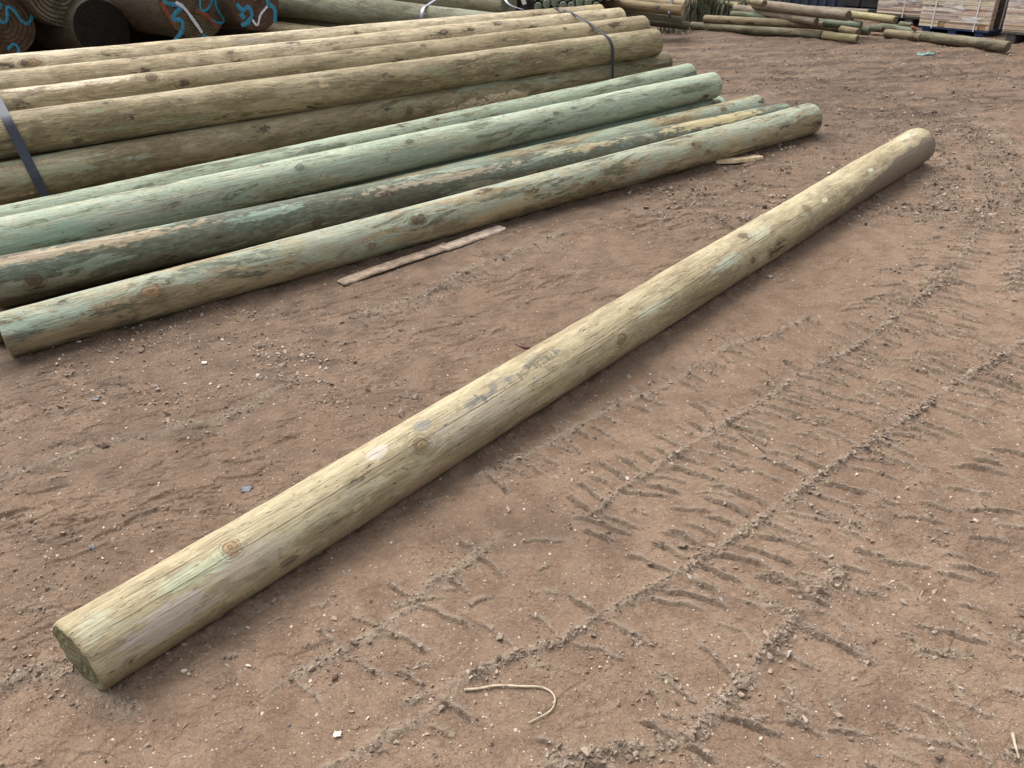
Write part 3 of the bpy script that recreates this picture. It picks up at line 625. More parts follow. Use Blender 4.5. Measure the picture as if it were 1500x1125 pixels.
# ------------------------------------------------------------------ loose clods, pebbles and chips
def rock_shapes(n, rough):
    import bmesh
    out = []
    for i in range(n):
        bm = bmesh.new()
        for q in range(int(rng.integers(9, 15))):
            d = rng.normal(0, 1, 3); d /= np.linalg.norm(d); bm.verts.new(d*rng.uniform(.7, 1.1))
        bmesh.ops.convex_hull(bm, input=bm.verts[:]); bmesh.ops.delete(bm, geom=[v for v in bm.verts if not v.link_faces], context='VERTS')
        bmesh.ops.triangulate(bm, faces=bm.faces[:]); bm.verts.index_update()
        out.append((np.array([v.co[:] for v in bm.verts]), np.array([[v.index for v in f.verts] for f in bm.faces]))); bm.free()
    return out
SH = rock_shapes(24, .55)
def scatter(name, pos, size, flat, mat, tint, label, jitter_tilt=.5):
    x, y = pos[:, 0], pos[:, 1]; z, _ = ground_h(x, y); Vs = []; Fs = []; Ts = []; base = 0
    for i in range(len(pos)):
        V, Fc = SH[int(rng.integers(len(SH)))]
        s = size[i]*np.array([rng.uniform(.7, 1.6), rng.uniform(.5, 1.1), flat*rng.uniform(.5, 1.3)])
        a, b, c = rng.uniform(0, 6.28), rng.normal(0, jitter_tilt), rng.normal(0, jitter_tilt)
        ca, sa, cb, sb, cc, sc2 = math.cos(a), math.sin(a), math.cos(b), math.sin(b), math.cos(c), math.sin(c)
        Rm = np.array([[ca, -sa, 0], [sa, ca, 0], [0, 0, 1]]) @ np.array([[1, 0, 0], [0, cb, -sb], [0, sb, cb]]) @ np.array([[cc, 0, sc2], [0, 1, 0], [-sc2, 0, cc]])
        W = (V*s) @ Rm.T; W[:, 0] += x[i]; W[:, 1] += y[i]; W[:, 2] += z[i]+s[2]*.55
        Vs.append(W); Fs.append(Fc+base); base += len(V); Ts.append(np.full(len(V), tint[i]))
    o = np_mesh(name, np.concatenate(Vs), np.concatenate(Fs), mat, False)
    t = o.data.attributes.new('tint', 'FLOAT', 'POINT'); t.data.foreach_set('value', np.concatenate(Ts).astype(np.float32))
    return tag(o, label, None, None, 'stuff')
def screen_pts(n, x0, x1, y0, y1):
    return np.array([at(rng.uniform(x0, x1), rng.uniform(y0, y1))[:2] for _ in range(n)])
def clear(pts):
    d, t = seg_dist(pts[:, 0], pts[:, 1], *segs[0][:2]); d2 = (pts-O0[:2]) @ WV[:2]; d3 = (pts-O0[:2]) @ DV[:2]
    return (d > .055) & ~((d2 > -.06) & (d2 < 3) & (d3 > -.2) & (d3 < 5.6))
cp, cs = [], []
for (pts, h_, w_, dens, sz), path in zip(RIDGES, RW):
    L = np.linalg.norm(np.diff(path, axis=0), axis=1).sum(); n = int(L*dens*1.7)
    q = along(path, L/max(n, 1)); br = pn(q[:, 0]/.16, q[:, 1]/.16, 44); keep = rng.random(len(q)) < .2+.8*sst(-.6, .4, br); q = q[keep]
    q = q+rng.normal(0, w_*.75, q.shape); cp.append(q); cs.append(sz*np.exp(rng.normal(-.1, .5, len(q))))
for (p0, p1, hb) in BARS:
    n = int(rng.integers(4, 24) * (1 if hb < .012 else .5)); 
    if n: 
        t = rng.random(n)[:, None]; cp.append(p0+(p1-p0)*t+rng.normal(0, .007, (n, 2))); cs.append(.0036*np.exp(rng.normal(0, .5, n)))
q = screen_pts(12000, -30, 1530, 330, 1140); f = fbm(q[:, 0]/.35, q[:, 1]/.35, 3, 70); keep = rng.random(len(q)) < sst(-.1, .45, f)*.9+.08
cp.append(q[keep]); cs.append(.0033*np.exp(rng.normal(0, .5, keep.sum())))
q = screen_pts(9000, -20, 900, 340, 1000); f = fbm(q[:, 0]/.3, q[:, 1]/.3, 3, 71); keep = rng.random(len(q)) < sst(-.1, .3, f)
cp.append(q[keep]); cs.append(.0031*np.exp(rng.normal(0, .5, keep.sum())))
q = screen_pts(5000, 60, 600, 450, 610); f = fbm(q[:, 0]/.35, q[:, 1]/.12, 3, 75); keep = rng.random(len(q)) < sst(-.05, .3, f)
cp.append(q[keep]); cs.append(.0046*np.exp(rng.normal(0, .5, keep.sum())))
q = screen_pts(5200, 880, 1530, 55, 330); f = fbm(q[:, 0]/.5, q[:, 1]/.3, 3, 72); keep = rng.random(len(q)) < sst(-.1, .4, f)
cp.append(q[keep]); cs.append(.010*np.exp(rng.normal(0, .5, keep.sum())))
NB = 1700; t = rng.random(NB)[:, None]; side = np.where(rng.random(NB) < .4, 1, -1)[:, None]; nn = np.array([-.708, .706])
cp.append(A0[:2]+(A1-A0)[:2]*t+nn*side*np.abs(rng.normal(.078, .018, (NB, 1)))); cs.append(.0034*np.exp(rng.normal(0, .5, NB)))
q = np.array([at(115, 985)[:2]+rng.normal(0, 1, 2)*[.07, .05] for _ in range(260)]); cp.append(q); cs.append(.0042*np.exp(rng.normal(0, .45, 260)))
cp = np.concatenate(cp); cs = np.concatenate(cs); kk = clear(cp); cp, cs = cp[kk], np.clip(cs[kk]*np.where(cp[kk][:, 1] < 4, .85, 1.), .001, .022)
k = NT('dry_clod'); P = k.obj(); n = k.noise(P, 160., 4., .6); tn = k.attr('tint').outputs['Fac']
c = k.mix(tn, (.15, .105, .077), (.335, .265, .205)); c = k.mix(k.ss(n, .4, .7, 0., .4), c, (.14, .095, .07)); k.bump(n, .003, .8)
scatter('soil_clods', cp, cs, .6, k.done(c, .95), np.clip(rng.normal(.5, .3, len(cp)), 0, 1), 'crumbs and flakes of dried soil strewn along the tyre marks')

pp, ps = [], []
q = screen_pts(800, -20, 1520, 330, 1140); pp.append(q); ps.append(.0030*np.exp(rng.normal(0, .5, len(q))))
q = screen_pts(110, 370, 490, 505, 560); pp.append(q); ps.append(.0055*np.exp(rng.normal(0, .45, len(q))))
q = screen_pts(260, 60, 560, 455, 600); pp.append(q); ps.append(.0045*np.exp(rng.normal(0, .5, len(q))))
q = screen_pts(120, 0, 330, 480, 660); pp.append(q); ps.append(.004*np.exp(rng.normal(0, .5, len(q))))
q = screen_pts(260, 880, 1530, 55, 330); pp.append(q); ps.append(.007*np.exp(rng.normal(0, .4, len(q))))
q = screen_pts(170, 1180, 1530, 55, 100); pp.append(q); ps.append(.009*np.exp(rng.normal(0, .45, len(q))))
big = [(905, 843), (1005, 838), (1010, 848), (1215, 841), (1077, 833), (1055, 880), (220, 563), (122, 562), (308, 563), (255, 618), (242, 620), (1102, 427), (745, 750), (497, 958), (583, 588), (270, 985), (278, 990), (580, 885), (408, 522), (443, 530), (410, 534), (1155, 960), (860, 985), (1200, 1107)]
pp.append(np.array([at(*b)[:2] for b in big])); ps.append(np.array([.008]*len(big))*rng.uniform(.75, 1.35, len(big)))
pp = np.concatenate(pp); ps = np.concatenate(ps); kk = clear(pp); pp, ps = pp[kk], np.clip(ps[kk], .001, .022)
k = NT('pebble_stone'); P = k.obj(); n = k.noise(P, 90., 4., .6); tn = k.attr('tint').outputs['Fac']
c = k.mix(k.ss(tn, .2, .8), (.25, .195, .15), (.50, .44, .38)); c = k.mix(k.ss(tn, .93, .97), c, (.25, .25, .26)); c = k.mix(k.ss(n, .4, .75, 0., .5), c, (.30, .24, .19)); k.bump(n, .001, .5)
scatter('pebbles', pp, ps, .65, k.done(c, .8), rng.random(len(pp)), 'small pale pebbles scattered over the dirt')

# ------------------------------------------------------------------ litter lying about
def gz(p): return float(ground_h(np.array([p[0]]), np.array([p[1]]))[0][0])
def on(px, py, dz=0.): 
    p = at(px, py); p[2] = gz(p)+dz; return p
straw = plain('bleached_straw', (.38, .31, .22), .8, .25, 80.)
pts = smooth_poly([on(*q, .006) for q in [(680, 1012), (700, 1010), (730, 1006), (765, 1008), (790, 1009), (806, 1015), (813, 1027), (808, 1041), (792, 1053), (775, 1061)]], 6)
tag(tube(pts, lambda t: .0032-.0014*t, 8, 'straw', straw), 'bent pale straw curled like a hook on the dirt', 'straw')
grey = plain('weathered_board', (.22, .165, .12), .85, .35, 25.)
def splinter(name, pix, width, th, mat, label, cat, dz=.004):
    P_ = smooth_poly([on(*q, 0.) for q in pix], 8); V = []; F = []; m = len(P_); zz = np.polyfit(np.arange(m), P_[:, 2], 1); Zs = np.polyval(zz, np.arange(m))+dz+.004
    for i, p in enumerate(P_):
        t = P_[min(i+1, m-1)]-P_[max(i-1, 0)]; n = np.array([-t[1], t[0]]); n /= np.linalg.norm(n); f = i/(m-1)
        w = width*min(1., .72+f*6, .7+(1-f)*7)*(1+.05*math.sin(i*2.1)+.04*math.sin(i*5.3))
        for s_, z_ in ((-1, 0), (-.86, th), (.8, th*(.85+.06*math.sin(i))), (1, 0)):
            V.append((p[0]+n[0]*w*s_/2, p[1]+n[1]*w*s_/2, Zs[i]+z_))
    for i in range(m-1):
        for q in range(4): F.append((i*4+q, i*4+(q+1) % 4, (i+1)*4+(q+1) % 4, (i+1)*4+q))
    F += [(3, 2, 1, 0), tuple((m-1)*4+q for q in range(4))]
    return tag(mesh(name, V, F, mat, smooth=False), label, cat)
splinter('wood_batten', [(498, 416), (540, 401), (595, 383), (640, 369), (656, 362)], .088, .007, grey, 'grey splintered batten end lying nearer the camera beside the front pole', 'batten')
splinter('wood_batten', [(648, 369), (690, 354), (736, 338)], .092, .008, plain('paler_weathered_board', (.30, .235, .185), .85, .3, 25.), 'paler broken batten piece touching the end of the splintered one', 'batten')
splinter('wood_offcut', [(1046, 241), (1080, 238), (1114, 232)], .085, .020, plain('tan_offcut_wood', (.46, .36, .22), .8, .25, 30.), 'short tan wood offcut on the dirt by the front pole far end', 'offcut')
dk_twig = plain('dark_twig_bark', (.13, .10, .085), .85, .3, 60.)
tag(tube([on(*q, .004) for q in [(1083, 635), (1100, 647), (1120, 662)]], .0022, 6, 'twig', dk_twig), 'thin dark twig lying straight between the tyre ridges', 'twig')
tag(tube([on(*q, .004) for q in [(1483, 1075), (1486, 1090), (1492, 1112)]], lambda t: .004-.002*t, 6, 'twig', straw), 'short pale twig at the bottom right corner', 'twig')
tag(tube([on(*q, .005) for q in [(1215, 272), (1250, 270), (1275, 274)]], .004, 6, 'twig', straw), 'pale twig poking out by the lone pole far end', 'twig')
tag(tube([on(*q, .004) for q in [(755, 504), (765, 508), (776, 511)]], .006, 6, 'bark_chip', plain('reddish_bark', (.12, .065, .05), .85, .3, 60.)), 'dark bark chip on the dirt just above the lone pole', 'bark chip')
def scrap(name, px, py, size, mat, label, cat):
    p = on(px, py, .003); V = []; F = []; n = 9; s = random.Random(px)
    for j in range(n):
        for i in range(n):
            u, v = i/(n-1)-.5, j/(n-1)-.5; e = 1+.5*s.uniform(-.5, .5)*(abs(u) > .45 or abs(v) > .45)
            V.append((p[0]+u*size*1.3*e, p[1]+v*size*e, p[2]+.35*size*abs(float(pn(u*3+px, v*3+py, 2)))+.002))
    for j in range(n-1):
        for i in range(n-1): F.append((j*n+i, j*n+i+1, (j+1)*n+i+1, (j+1)*n+i))
    o = mesh(name, V, F, mat); md = o.modifiers.new('thick', 'SOLIDIFY'); md.thickness = .0012
    return tag(o, label, cat)
pl = plain('dark_plastic_film', (.06, .065, .08), .4, .3, 60., 0., .5); wh = plain('white_flake', (.56, .51, .43), .6, .1, 60.)
scrap('plastic_scrap', 362, 717, .026, pl, 'crumpled dark scrap of plastic on the dirt left of the lone pole', 'scrap')
scrap('plastic_scrap', 142, 588, .020, pl, 'tiny dark scrap on the dirt at the far left, below the front pole', 'scrap')
scrap('white_flake', 495, 1079, .014, wh, 'flat white flake on the dirt at the bottom, left of the straw', 'flake')
scrap('white_flake', 118, 505, .014, wh, 'white flake beside the near end of the front pole', 'flake')
scrap('white_flake', 300, 533, .016, wh, 'long white chip among the pebbles between the poles', 'flake')
teal = plain('teal_film', (.13, .22, .20), .5, .3, 40.)
scrap('plastic_scrap', 1355, 81, .11, teal, 'faded teal scrap flattened into the far dirt below the board pack', 'scrap')
scrap('plastic_scrap', 1037, 46, .07, teal, 'small teal scrap beside the far pole heap', 'scrap')

# ------------------------------------------------------------------ dark butt logs with painted ends (left background)
LG = 'large dark logs stacked behind the bundle with painted ends'
LD = Vector((-.72, .69, .0)).normalized()
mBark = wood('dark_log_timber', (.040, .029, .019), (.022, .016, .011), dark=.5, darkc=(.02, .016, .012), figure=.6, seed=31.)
mBark2 = wood('brown_log_timber', (.06, .043, .026), (.032, .023, .014), dark=.5, darkc=(.035, .026, .018), figure=.6, seed=32.)
eL1 = endgrain('grey_ringed_butt', (.035, .028, .02), (.155, .125, .08), 150.)
eL2 = endgrain('brown_butt', (.06, .036, .022), (.10, .068, .04), 150.)
eL3 = endgrain('ringed_brown_butt', (.065, .047, .028), (.12, .09, .052), 230.)
eL4 = endgrain('red_brown_butt', (.085, .045, .027), (.11, .066, .04), 140.)
eLp = endgrain('pale_butt', (.34, .27, .15), (.46, .37, .22), 200.)
mBlue = plain('blue_spray_paint', (.035, .21, .32), .5, .3, 60.); mWht = plain('white_spray_paint', (.62, .62, .66), .6, .15, 60.); mRed = plain('rust_spray_paint', (.20, .06, .028), .7, .3, 50.)
mTag = plain('white_disc_tag', (.70, .69, .66), .5, .06, 40.)
def log(px, py, D, rpx, mat, emat, label, length=3.2, seed=0.):
    c = Vector(deep(px, py, D)); r = rpx/FOC*D
    o = make_pole('log', c, c+LD*length, r, r*.94, mat, emat, nx=70, nt=56, wob=.03, seed=seed, bevel=.02)
    tag(o, label, 'log', LG); o['r'] = r; return o
def paint(o, strokes, mat, wid, name='paint_mark', off=.006):
    for st in strokes: paint1(o, [st], mat, wid, name, off); off += .0007
def paint1(o, strokes, mat, wid, name, off):
    """strokes in units of the radius, x to the right and y up as one looks at the cut end"""
    r = o['r']; V = []; F = []
    for st in strokes:
        P_ = smooth_poly([(a, b, 0) for a, b in st], 6); m = len(P_)
        for i, p in enumerate(P_):
            t = P_[min(i+1, m-1)]-P_[max(i-1, 0)]; n = np.array([-t[1], t[0]]); n /= (np.linalg.norm(n)+1e-9)
            w = wid*.78*(1+.10*math.sin(i*1.9)+.12*math.sin(i*.6))*(.6 if i in (0, m-1) else 1)
            b0 = len(V)
            for s_, h_ in ((-1, 0.), (-.8, .0012), (.8, .0012), (1, 0.)):
                q = p[:2]+n*w*s_/2; V.append((-off-h_, -q[0]*r*-1 if False else -q[0]*r, q[1]*r))
            if i: F += [(b0-4+j, b0-3+j, b0+1+j, b0+j) for j in range(3)]
    return mesh(name, V, F, mat, o)
def disc_tag(o, x, y, s):
    r = o['r']; n = 20; V = [(-.012, -x*r, y*r)]; F = []
    for kq, (f, d) in enumerate(((.75, .012), (1., .009), (1., .001))):
        for i in range(n): V.append((-d, -x*r-s*f*math.cos(6.283*i/n), y*r+s*f*math.sin(6.283*i/n)))
    for i in range(n):
        j = (i+1) % n; F.append((0, 1+i, 1+j)); F += [(1+i, 1+n+i, 1+n+j, 1+j), (1+n+i, 1+2*n+i, 1+2*n+j, 1+n+j)]
    return mesh('disc_tag', V, F, mTag, o)
L1 = log(2, 34, 7.3, 47, mBark2, eL2, 'brown log end at the left edge with blue painted squiggles', seed=41.)
L2 = log(85, -15, 7.4, 50, mBark, eL1, 'grey ringed log end with a blue 2, above the shadowed log', seed=42.)
eL5 = endgrain('shadow_black_butt', (.014, .0105, .008), (.016, .012, .009), 150.)  # near-black colour stands in for the shadow on these log ends
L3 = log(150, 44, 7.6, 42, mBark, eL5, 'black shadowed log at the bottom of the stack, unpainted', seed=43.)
L4 = log(284, 3, 7.3, 52, mBark2, eL3, 'ringed brown log end painted with blue figures over rust red', seed=44.)
L5 = log(373, 2, 7.5, 42, mBark2, eL4, 'reddish brown log end with a white disc and blue paint', seed=45.)
L6 = log(214, -48, 7.8, 52, mBark2, eLp, 'pale sawn log end at the top edge, higher in the stack', seed=46.)
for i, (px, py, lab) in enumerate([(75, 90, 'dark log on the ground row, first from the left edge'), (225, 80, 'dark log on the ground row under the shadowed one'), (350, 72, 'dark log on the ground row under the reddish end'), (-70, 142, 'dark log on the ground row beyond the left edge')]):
    log(px, py, 8.4, 46, mBark, eL5, lab, seed=47.+i)  # row fills the shadowed gap, its shade painted as black ends
paint(L1, [[(-.05, .10), (.10, .0), (.22, .15), (.32, .42), (.48, .30), (.58, .02), (.72, -.10), (.88, .0), (.96, .14)]], mBlue, .12)
paint(L1, [[(-.1, -.75), (.15, -.62), (.2, -.85), (-.1, -1.0)]], mBlue, .11)
paint(L1, [[(-.1, .72), (.05, .62), (.12, .5), (.0, .42)]], mBlue, .2)
paint(L2, [[(.50, .05), (.62, .20), (.82, .12), (.80, -.12), (.62, -.28), (.78, -.42), (.98, -.30)], [(.36, -.30), (.48, -.46), (.75, -.52), (.92, -.48)]], mBlue, .10)
paint(L2, [[(-.55, .10), (-.2, -.05), (.15, -.10)]], plain('grey_spray_paint', (.25, .25, .28), .6, .2, 50.), .16)
paint(L4, [[(-.95, .1), (-.85, -.2), (-.7, -.5)], [(.0, -.2), (.35, -.45), (.55, -.75)], [(.1, .2), (.32, .05), (.5, .15)]], mRed, .16, off=.004)
paint(L4, [[(-.75, .35), (-.85, .1), (-.6, .0), (-.35, -.05), (-.6, -.2), (-.75, -.35), (-.5, -.42), (-.55, -.65), (-.72, -.8), (-.85, -.88)], [(-.62, .75), (-.6, .5), (-.4, .35)], [(.02, -.85), (.18, -1.0)]], mBlue, .14)
paint(L4, [[(.62, .05), (.45, .25), (.25, .15), (.15, -.22), (.4, -.20), (.62, .05), (.66, -.25), (.78, -.55), (.62, -.62), (.42, -.50)], [(.66, -.1), (.85, -.06), (.92, -.25)]], mBlue, .085)
paint(L4, [[(-.78, .28), (-.62, .15)], [(-.55, .05), (-.35, -.1), (-.15, -.45), (.02, -.8)], [(-.45, .3), (-.3, .2)]], mWht, .11, off=.008)
paint(L5, [[(-.72, .0), (-.55, -.22), (-.3, -.15), (-.22, -.4), (-.45, -.62), (-.72, -.68)], [(.42, .55), (.62, .2), (.5, -.1), (.72, -.35), (.62, -.75)], [(-.35, .75), (-.15, .55)], [(-.65, -.3), (-.55, -.5)]], mBlue, .19)
paint(L5, [[(-.25, -.55), (-.1, -.75), (.1, -.45), (.3, -.3), (.45, -.2)]], mWht, .10, off=.008)
disc_tag(L5, .02, .18, .042); disc_tag(L4, -.5, -1.02, .04)

# ------------------------------------------------------------------ second stack of grey green poles behind the bundle
G3 = 'grey green poles in the stack behind the bundle'
def pole2(a, b, r0, r1, mat, emat, label, group, cat='timber pole', name='timber_pole', seed=0., nx=60, nt=32, wob=.025, cut=True, bow=0.):
    o = make_pole(name, a, b, r0, r1, mat, emat, nx=nx, nt=nt, wob=wob, seed=seed, cut=cut, bow=bow); return tag(o, label, cat, group)
mGG = wood('grey_green_timber', (.205, .205, .135), (.135, .14, .095), mint=.3, mintc=(.22, .25, .18), dark=.4, darkc=(.055, .06, .042), figure=.6, seed=51.)
mGG2 = wood('grey_tan_timber', (.27, .25, .165), (.19, .17, .105), mint=.25, mintc=(.24, .28, .20), dark=.25, darkc=(.08, .08, .055), figure=.6, seed=52.)
pole2(deep(330, -6, 8.6), deep(745, 43, 7.5), .150, .135, mGG, eG, 'thick grey green pole sloping down behind the bundle, in front of its stack', G3, seed=51., nx=120)
pole2(deep(520, -16, 9.1), deep(746, 6, 8.0), .150, .145, mGG2, eG, 'grey tan pole with the steel band, behind the thick grey green one', G3, seed=52.)
pole2(deep(340, 20, 8.9), deep(620, 55, 7.9), .11, .10, mGG2, eG, 'paler pole lying under the thick grey green one', G3, seed=53.)
pole2(deep(350, 37, 8.7), deep(560, 62, 7.9), .09, .085, wood('tan_low_timber', (.36, .30, .19), (.25, .2, .12), seed=54.), eG, 'tan pole lowest in the grey green stack, beside the reddish log end', G3, seed=54.)
pole2(deep(330, 70, 8.9), deep(760, 90, 7.9), .13, .13, mGG, eG, 'hidden grey green pole on the ground under the rear stack', G3, seed=55.)
pole2(deep(330, 95, 8.6), deep(760, 115, 7.6), .13, .13, mGG, eG, 'hidden grey green pole on the ground nearest the bundle', G3, seed=56.)
mLS = plain('bright_steel_strap', (.19, .20, .24), .45, .15, 60., .5, .5)
def ribbon(name, P_, wid, axis, mat, label, group=None):
    V = []; F = []; axis = np.array(axis); axis = axis/np.linalg.norm(axis)
    for i, p in enumerate(P_):
        t = np.array(P_[min(i+1, len(P_)-1)])-np.array(P_[max(i-1, 0)]); n = np.cross(t, axis); n /= np.linalg.norm(n)
        for s_, h_ in ((-1, 0), (1, 0), (1, .0018), (-1, .0018)): V.append(np.array(p)+axis*wid*s_/2+n*h_)
        if i:
            b = 4*i; F += [(b-4+j, b-4+(j+1) % 4, b+(j+1) % 4, b+j) for j in range(4)]
    F += [(3, 2, 1, 0), tuple(4*(len(P_)-1)+j for j in range(4))]
    return tag(mesh(name, V, F, mat, smooth=False), label, 'strap', group)
ax2 = deep(745, 43, 7.5)-deep(330, -6, 8.6)
ribbon('steel_strap', smooth_poly([deep(650, -9, 8.2), deep(640, -2, 7.93), deep(628, 6, 7.72), deep(620, 12, 7.62), deep(617, 24, 7.60), deep(616, 38, 7.66)], 4), .03, ax2, mLS, 'bright steel strap on the rear grey green stack, nearer the log ends', 'steel straps on the rear stack')
ribbon('steel_strap', smooth_poly([deep(739, -14, 7.85), deep(740, -2, 7.80), deep(744, 5, 7.74), deep(753, 10, 7.6), deep(766, 14, 7.4)], 4), .03, ax2, mLS, 'steel strap at the ends of the rear grey green stack', 'steel straps on the rear stack')

# pale pack of small posts seen end on, and its dark cover
kg = 'ends of small round posts in the far rack'
mPost = wood('small_post_timber', (.19, .22, .15), (.12, .14, .095), mint=.5, mintc=(.22, .28, .21), seed=57.)
ePost = endgrain('small_post_end', (.15, .17, .12), (.25, .28, .20), 300.)
first = None
for row in range(3):
    for i in range(11 if row else 10):
        px = 776+i*12.2+(6 if row % 2 else 0); py = 7-row*11+(3*math.sin(i*1.7) if row == 0 else 0)
        if row == 0 and px > 884: continue
        c = Vector(deep(px, py, 9.6))
        if first is None:
            first = make_pole('small_post', c, c+Vector((.05, 1.6, .0)), .048, .046, mPost, ePost, nx=14, nt=20, wob=.03, seed=58., bevel=.006); o = first
        else:
            o = first.copy(); C.objects.link(o); o.matrix_world = first.matrix_world.copy(); o.location = c+Vector((0, random.uniform(-.03, .03), 0))
            for ch in first.children:
                c2 = ch.copy(); C.objects.link(c2); c2.parent = o
        tag(o, 'small round green post in the rack of post ends behind the bundle', 'post', kg)
for (px, lab) in ((800, 'dark timber bearer under the small posts, left one'), (868, 'dark timber bearer under the small posts, right one')):
    c = deep(px, 19, 9.7); V = []; F = []
    for dz in (-c[2], -.0):
        for (dx, dy) in ((-.22, .1), (.22, .1), (.22, 1.4), (-.22, 1.4)): V.append((c[0]+dx*(1 if dz else .96), c[1]+dy, max(c[2]+dz, 0)))
    F = [(0, 3, 2, 1), (4, 5, 6, 7)]+[(i, (i+1) % 4, 4+(i+1) % 4, 4+i) for i in range(4)]
    tag(mesh('bearer', V, F, plain('dark_bearer', (.04, .035, .028), .8), smooth=False), lab, 'bearer')
blk = plain('black_plastic_film', (.012, .012, .013), .45, .2, 20., 0., .4)
c = deep(766, 8, 8.6); V = []; F = []
for j in range(9):
    for i in range(9):
        u, v = i/8-.5, j/8-.5; V.append(c+np.array([u*.26, .12*abs(u)+.06*float(pn(u*4, v*4, 3)), v*.30-.02-.10*(1-(2*u)**2)*(v < 0)]))
for j in range(8):
    for i in range(8): F.append((j*9+i, j*9+i+1, (j+1)*9+i+1, (j+1)*9+i))
o = mesh('plastic_cover', V, F, blk); o.modifiers.new('thick', 'SOLIDIFY').thickness = .004
tag(o, 'black plastic sheet hanging over the rear post ends', 'plastic sheet')
ct = c+np.array([-.005, -.05, .05]); tg = mesh('paper_tag', [ct+np.array(q) for q in [(-.03, 0, .045), (.02, -.004, .05), (.045, -.01, -.03), (.0, -.005, -.04)]], [(0, 3, 2, 1)], mTag, smooth=False)
tg.modifiers.new('thick', 'SOLIDIFY').thickness = .001; tag(tg, 'small white paper tag on the black plastic sheet', 'tag')

# brown poles right of the rack
G4 = 'poles in the low pack beyond the bundle'
mBr = wood('brown_pole_timber', (.26, .195, .105), (.17, .12, .065), dark=.2, bands=.3, seed=61.)
pole2(deep(858, -8, 10.4), deep(1003, 8, 9.9), .060, .060, wood('tan_brown_timber', (.34, .27, .155), (.23, .17, .09), seed=62.), eT, 'upper tan brown pole with the dark band in the low pack', G4, seed=61.)
pole2(deep(856, 0, 10.2), deep(1000, 16, 9.6), .062, .062, mBr, eT, 'middle brown pole of the low pack, end facing the weeds', G4, seed=62.)
pole2(deep(880, 12, 10.2), deep(1001, 27, 9.8), .06, .06, mGG, eG, 'dull green pole under the brown ones in the low pack', G4, seed=63.)
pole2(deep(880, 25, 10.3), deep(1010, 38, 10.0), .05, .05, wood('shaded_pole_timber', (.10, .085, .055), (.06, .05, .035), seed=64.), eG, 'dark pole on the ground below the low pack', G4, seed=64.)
ribbon('band', smooth_poly([deep(984, -4, 9.93), deep(983, 3, 9.86), deep(981, 10, 9.72), deep(980, 18, 9.60), deep(982, 26, 9.62)], 4), .03, (1, -.4, 0), plain('dark_band', (.04, .04, .045), .5), 'dark band round the ends of the low pole pack')

# ------------------------------------------------------------------ weeds
gm = plain('dry_weed_stem', (.15, .135, .085), .85, .45, 8.); gl = plain('dull_weed_leaf', (.085, .10, .065), .8, .4, 9.)
def weeds(px, py, n, spread, hgt, label, seed):
    s = random.Random(seed); base = Vector(at(px, py)); r = empty('weed_clump', base); V = []; F = []; V2 = []; F2 = []
    for i in range(n):
        bx, by = s.gauss(0, spread), s.gauss(0, spread*.7); hh_ = hgt*s.uniform(.4, 1.1); a = s.uniform(0, 6.28); ln = s.uniform(.1, .55)*hh_; w = s.uniform(.003, .008); m = 6
        tgt = (V, F) if s.random() < .7 else (V2, F2); b0 = len(tgt[0]); nx_, ny_ = -math.sin(a), math.cos(a)
        if tgt[0] is V2: w *= 2.6
        for j in range(m):
            t = j/(m-1); x_ = bx+math.cos(a)*ln*t*t; y_ = by+math.sin(a)*ln*t*t; z_ = hh_*(t-.35*t**3)
            ww = w*(1-t*.85)*(math.sin(math.pi*(t*.8+.2)) if tgt[0] is V2 else 1)
            tgt[0].append((x_-nx_*ww, y_-ny_*ww, z_)); tgt[0].append((x_+nx_*ww, y_+ny_*ww, z_))
            if j: tgt[1].append((b0+2*j-2, b0+2*j-1, b0+2*j+1, b0+2*j))
    mesh('stems', V, F, gm, r); mesh('leaves', V2, F2, gl, r); return tag(r, label, 'weeds', 'weeds between the pole heaps')
weeds(1030, 36, 900, .16, .62, 'tall tangle of dry weeds left of the far pole heap', 1)
weeds(1085, 26, 500, .22, .50, 'weeds growing behind the left end of the far pole heap', 2)
weeds(985, 48, 90, .12, .16, 'low dry weed tuft on the dirt by the low pack', 3)
weeds(1052, 30, 400, .15, .45, 'short weed tuft in front of the dark gap by the heap', 4)

# ------------------------------------------------------------------ heap of slim poles (right background)
G5 = 'slim poles in the loose far heap'
mH = [wood('heap_timber', (0.174, 0.159, 0.096), (0.104, 0.089, 0.056), mint=.36, mintc=(0.20, 0.245, 0.185), dark=.6, darkc=(0.037, 0.037, 0.026), figure=.5, seed=71.),
      wood('heap_tan_timber', (0.237, 0.189, 0.111), (0.148, 0.111, 0.063), dark=.3, darkc=(0.052, 0.044, 0.030), seed=72.), wood('heap_yellow_timber', (0.326, 0.285, 0.148), (0.252, 0.207, 0.104), seed=73.),
      wood('heap_green_timber', (0.126, 0.148, 0.096), (0.081, 0.089, 0.056), mint=.4, mintc=(0.148, 0.200, 0.148), seed=74.), wood('heap_pinkish_timber', (0.244, 0.200, 0.148), (0.148, 0.118, 0.085), dark=.3, darkc=(0.059, 0.048, 0.037), seed=75.)]
eH = endgrain('weathered_pole_end', (.10, .08, .055), (.18, .14, .09), 300.)
def far_pole(a, b, r, mi, label, name='slim_pole', grp=G5):
    r = r*.88; return pole2(at(*a), at(*b), r, r*.97, mH[mi], eH, label, grp, 'pole', name, seed=a[0]*.01+mi, nx=50, nt=24, wob=.03)
far_pole((1013, 37.5, .055), (1204, 51.5, .057), .057, 0, 'long dark pole at the front foot of the far heap, mint tip')
far_pole((1206, 51.5, .06), (1256, 57, .06), .052, 2, 'short bright yellow pole end to end with the front heap pole')
far_pole((1032, 27.5, .15), (1206, 37.5, .15), .057, 1, 'brown pole second from the bottom of the far heap')
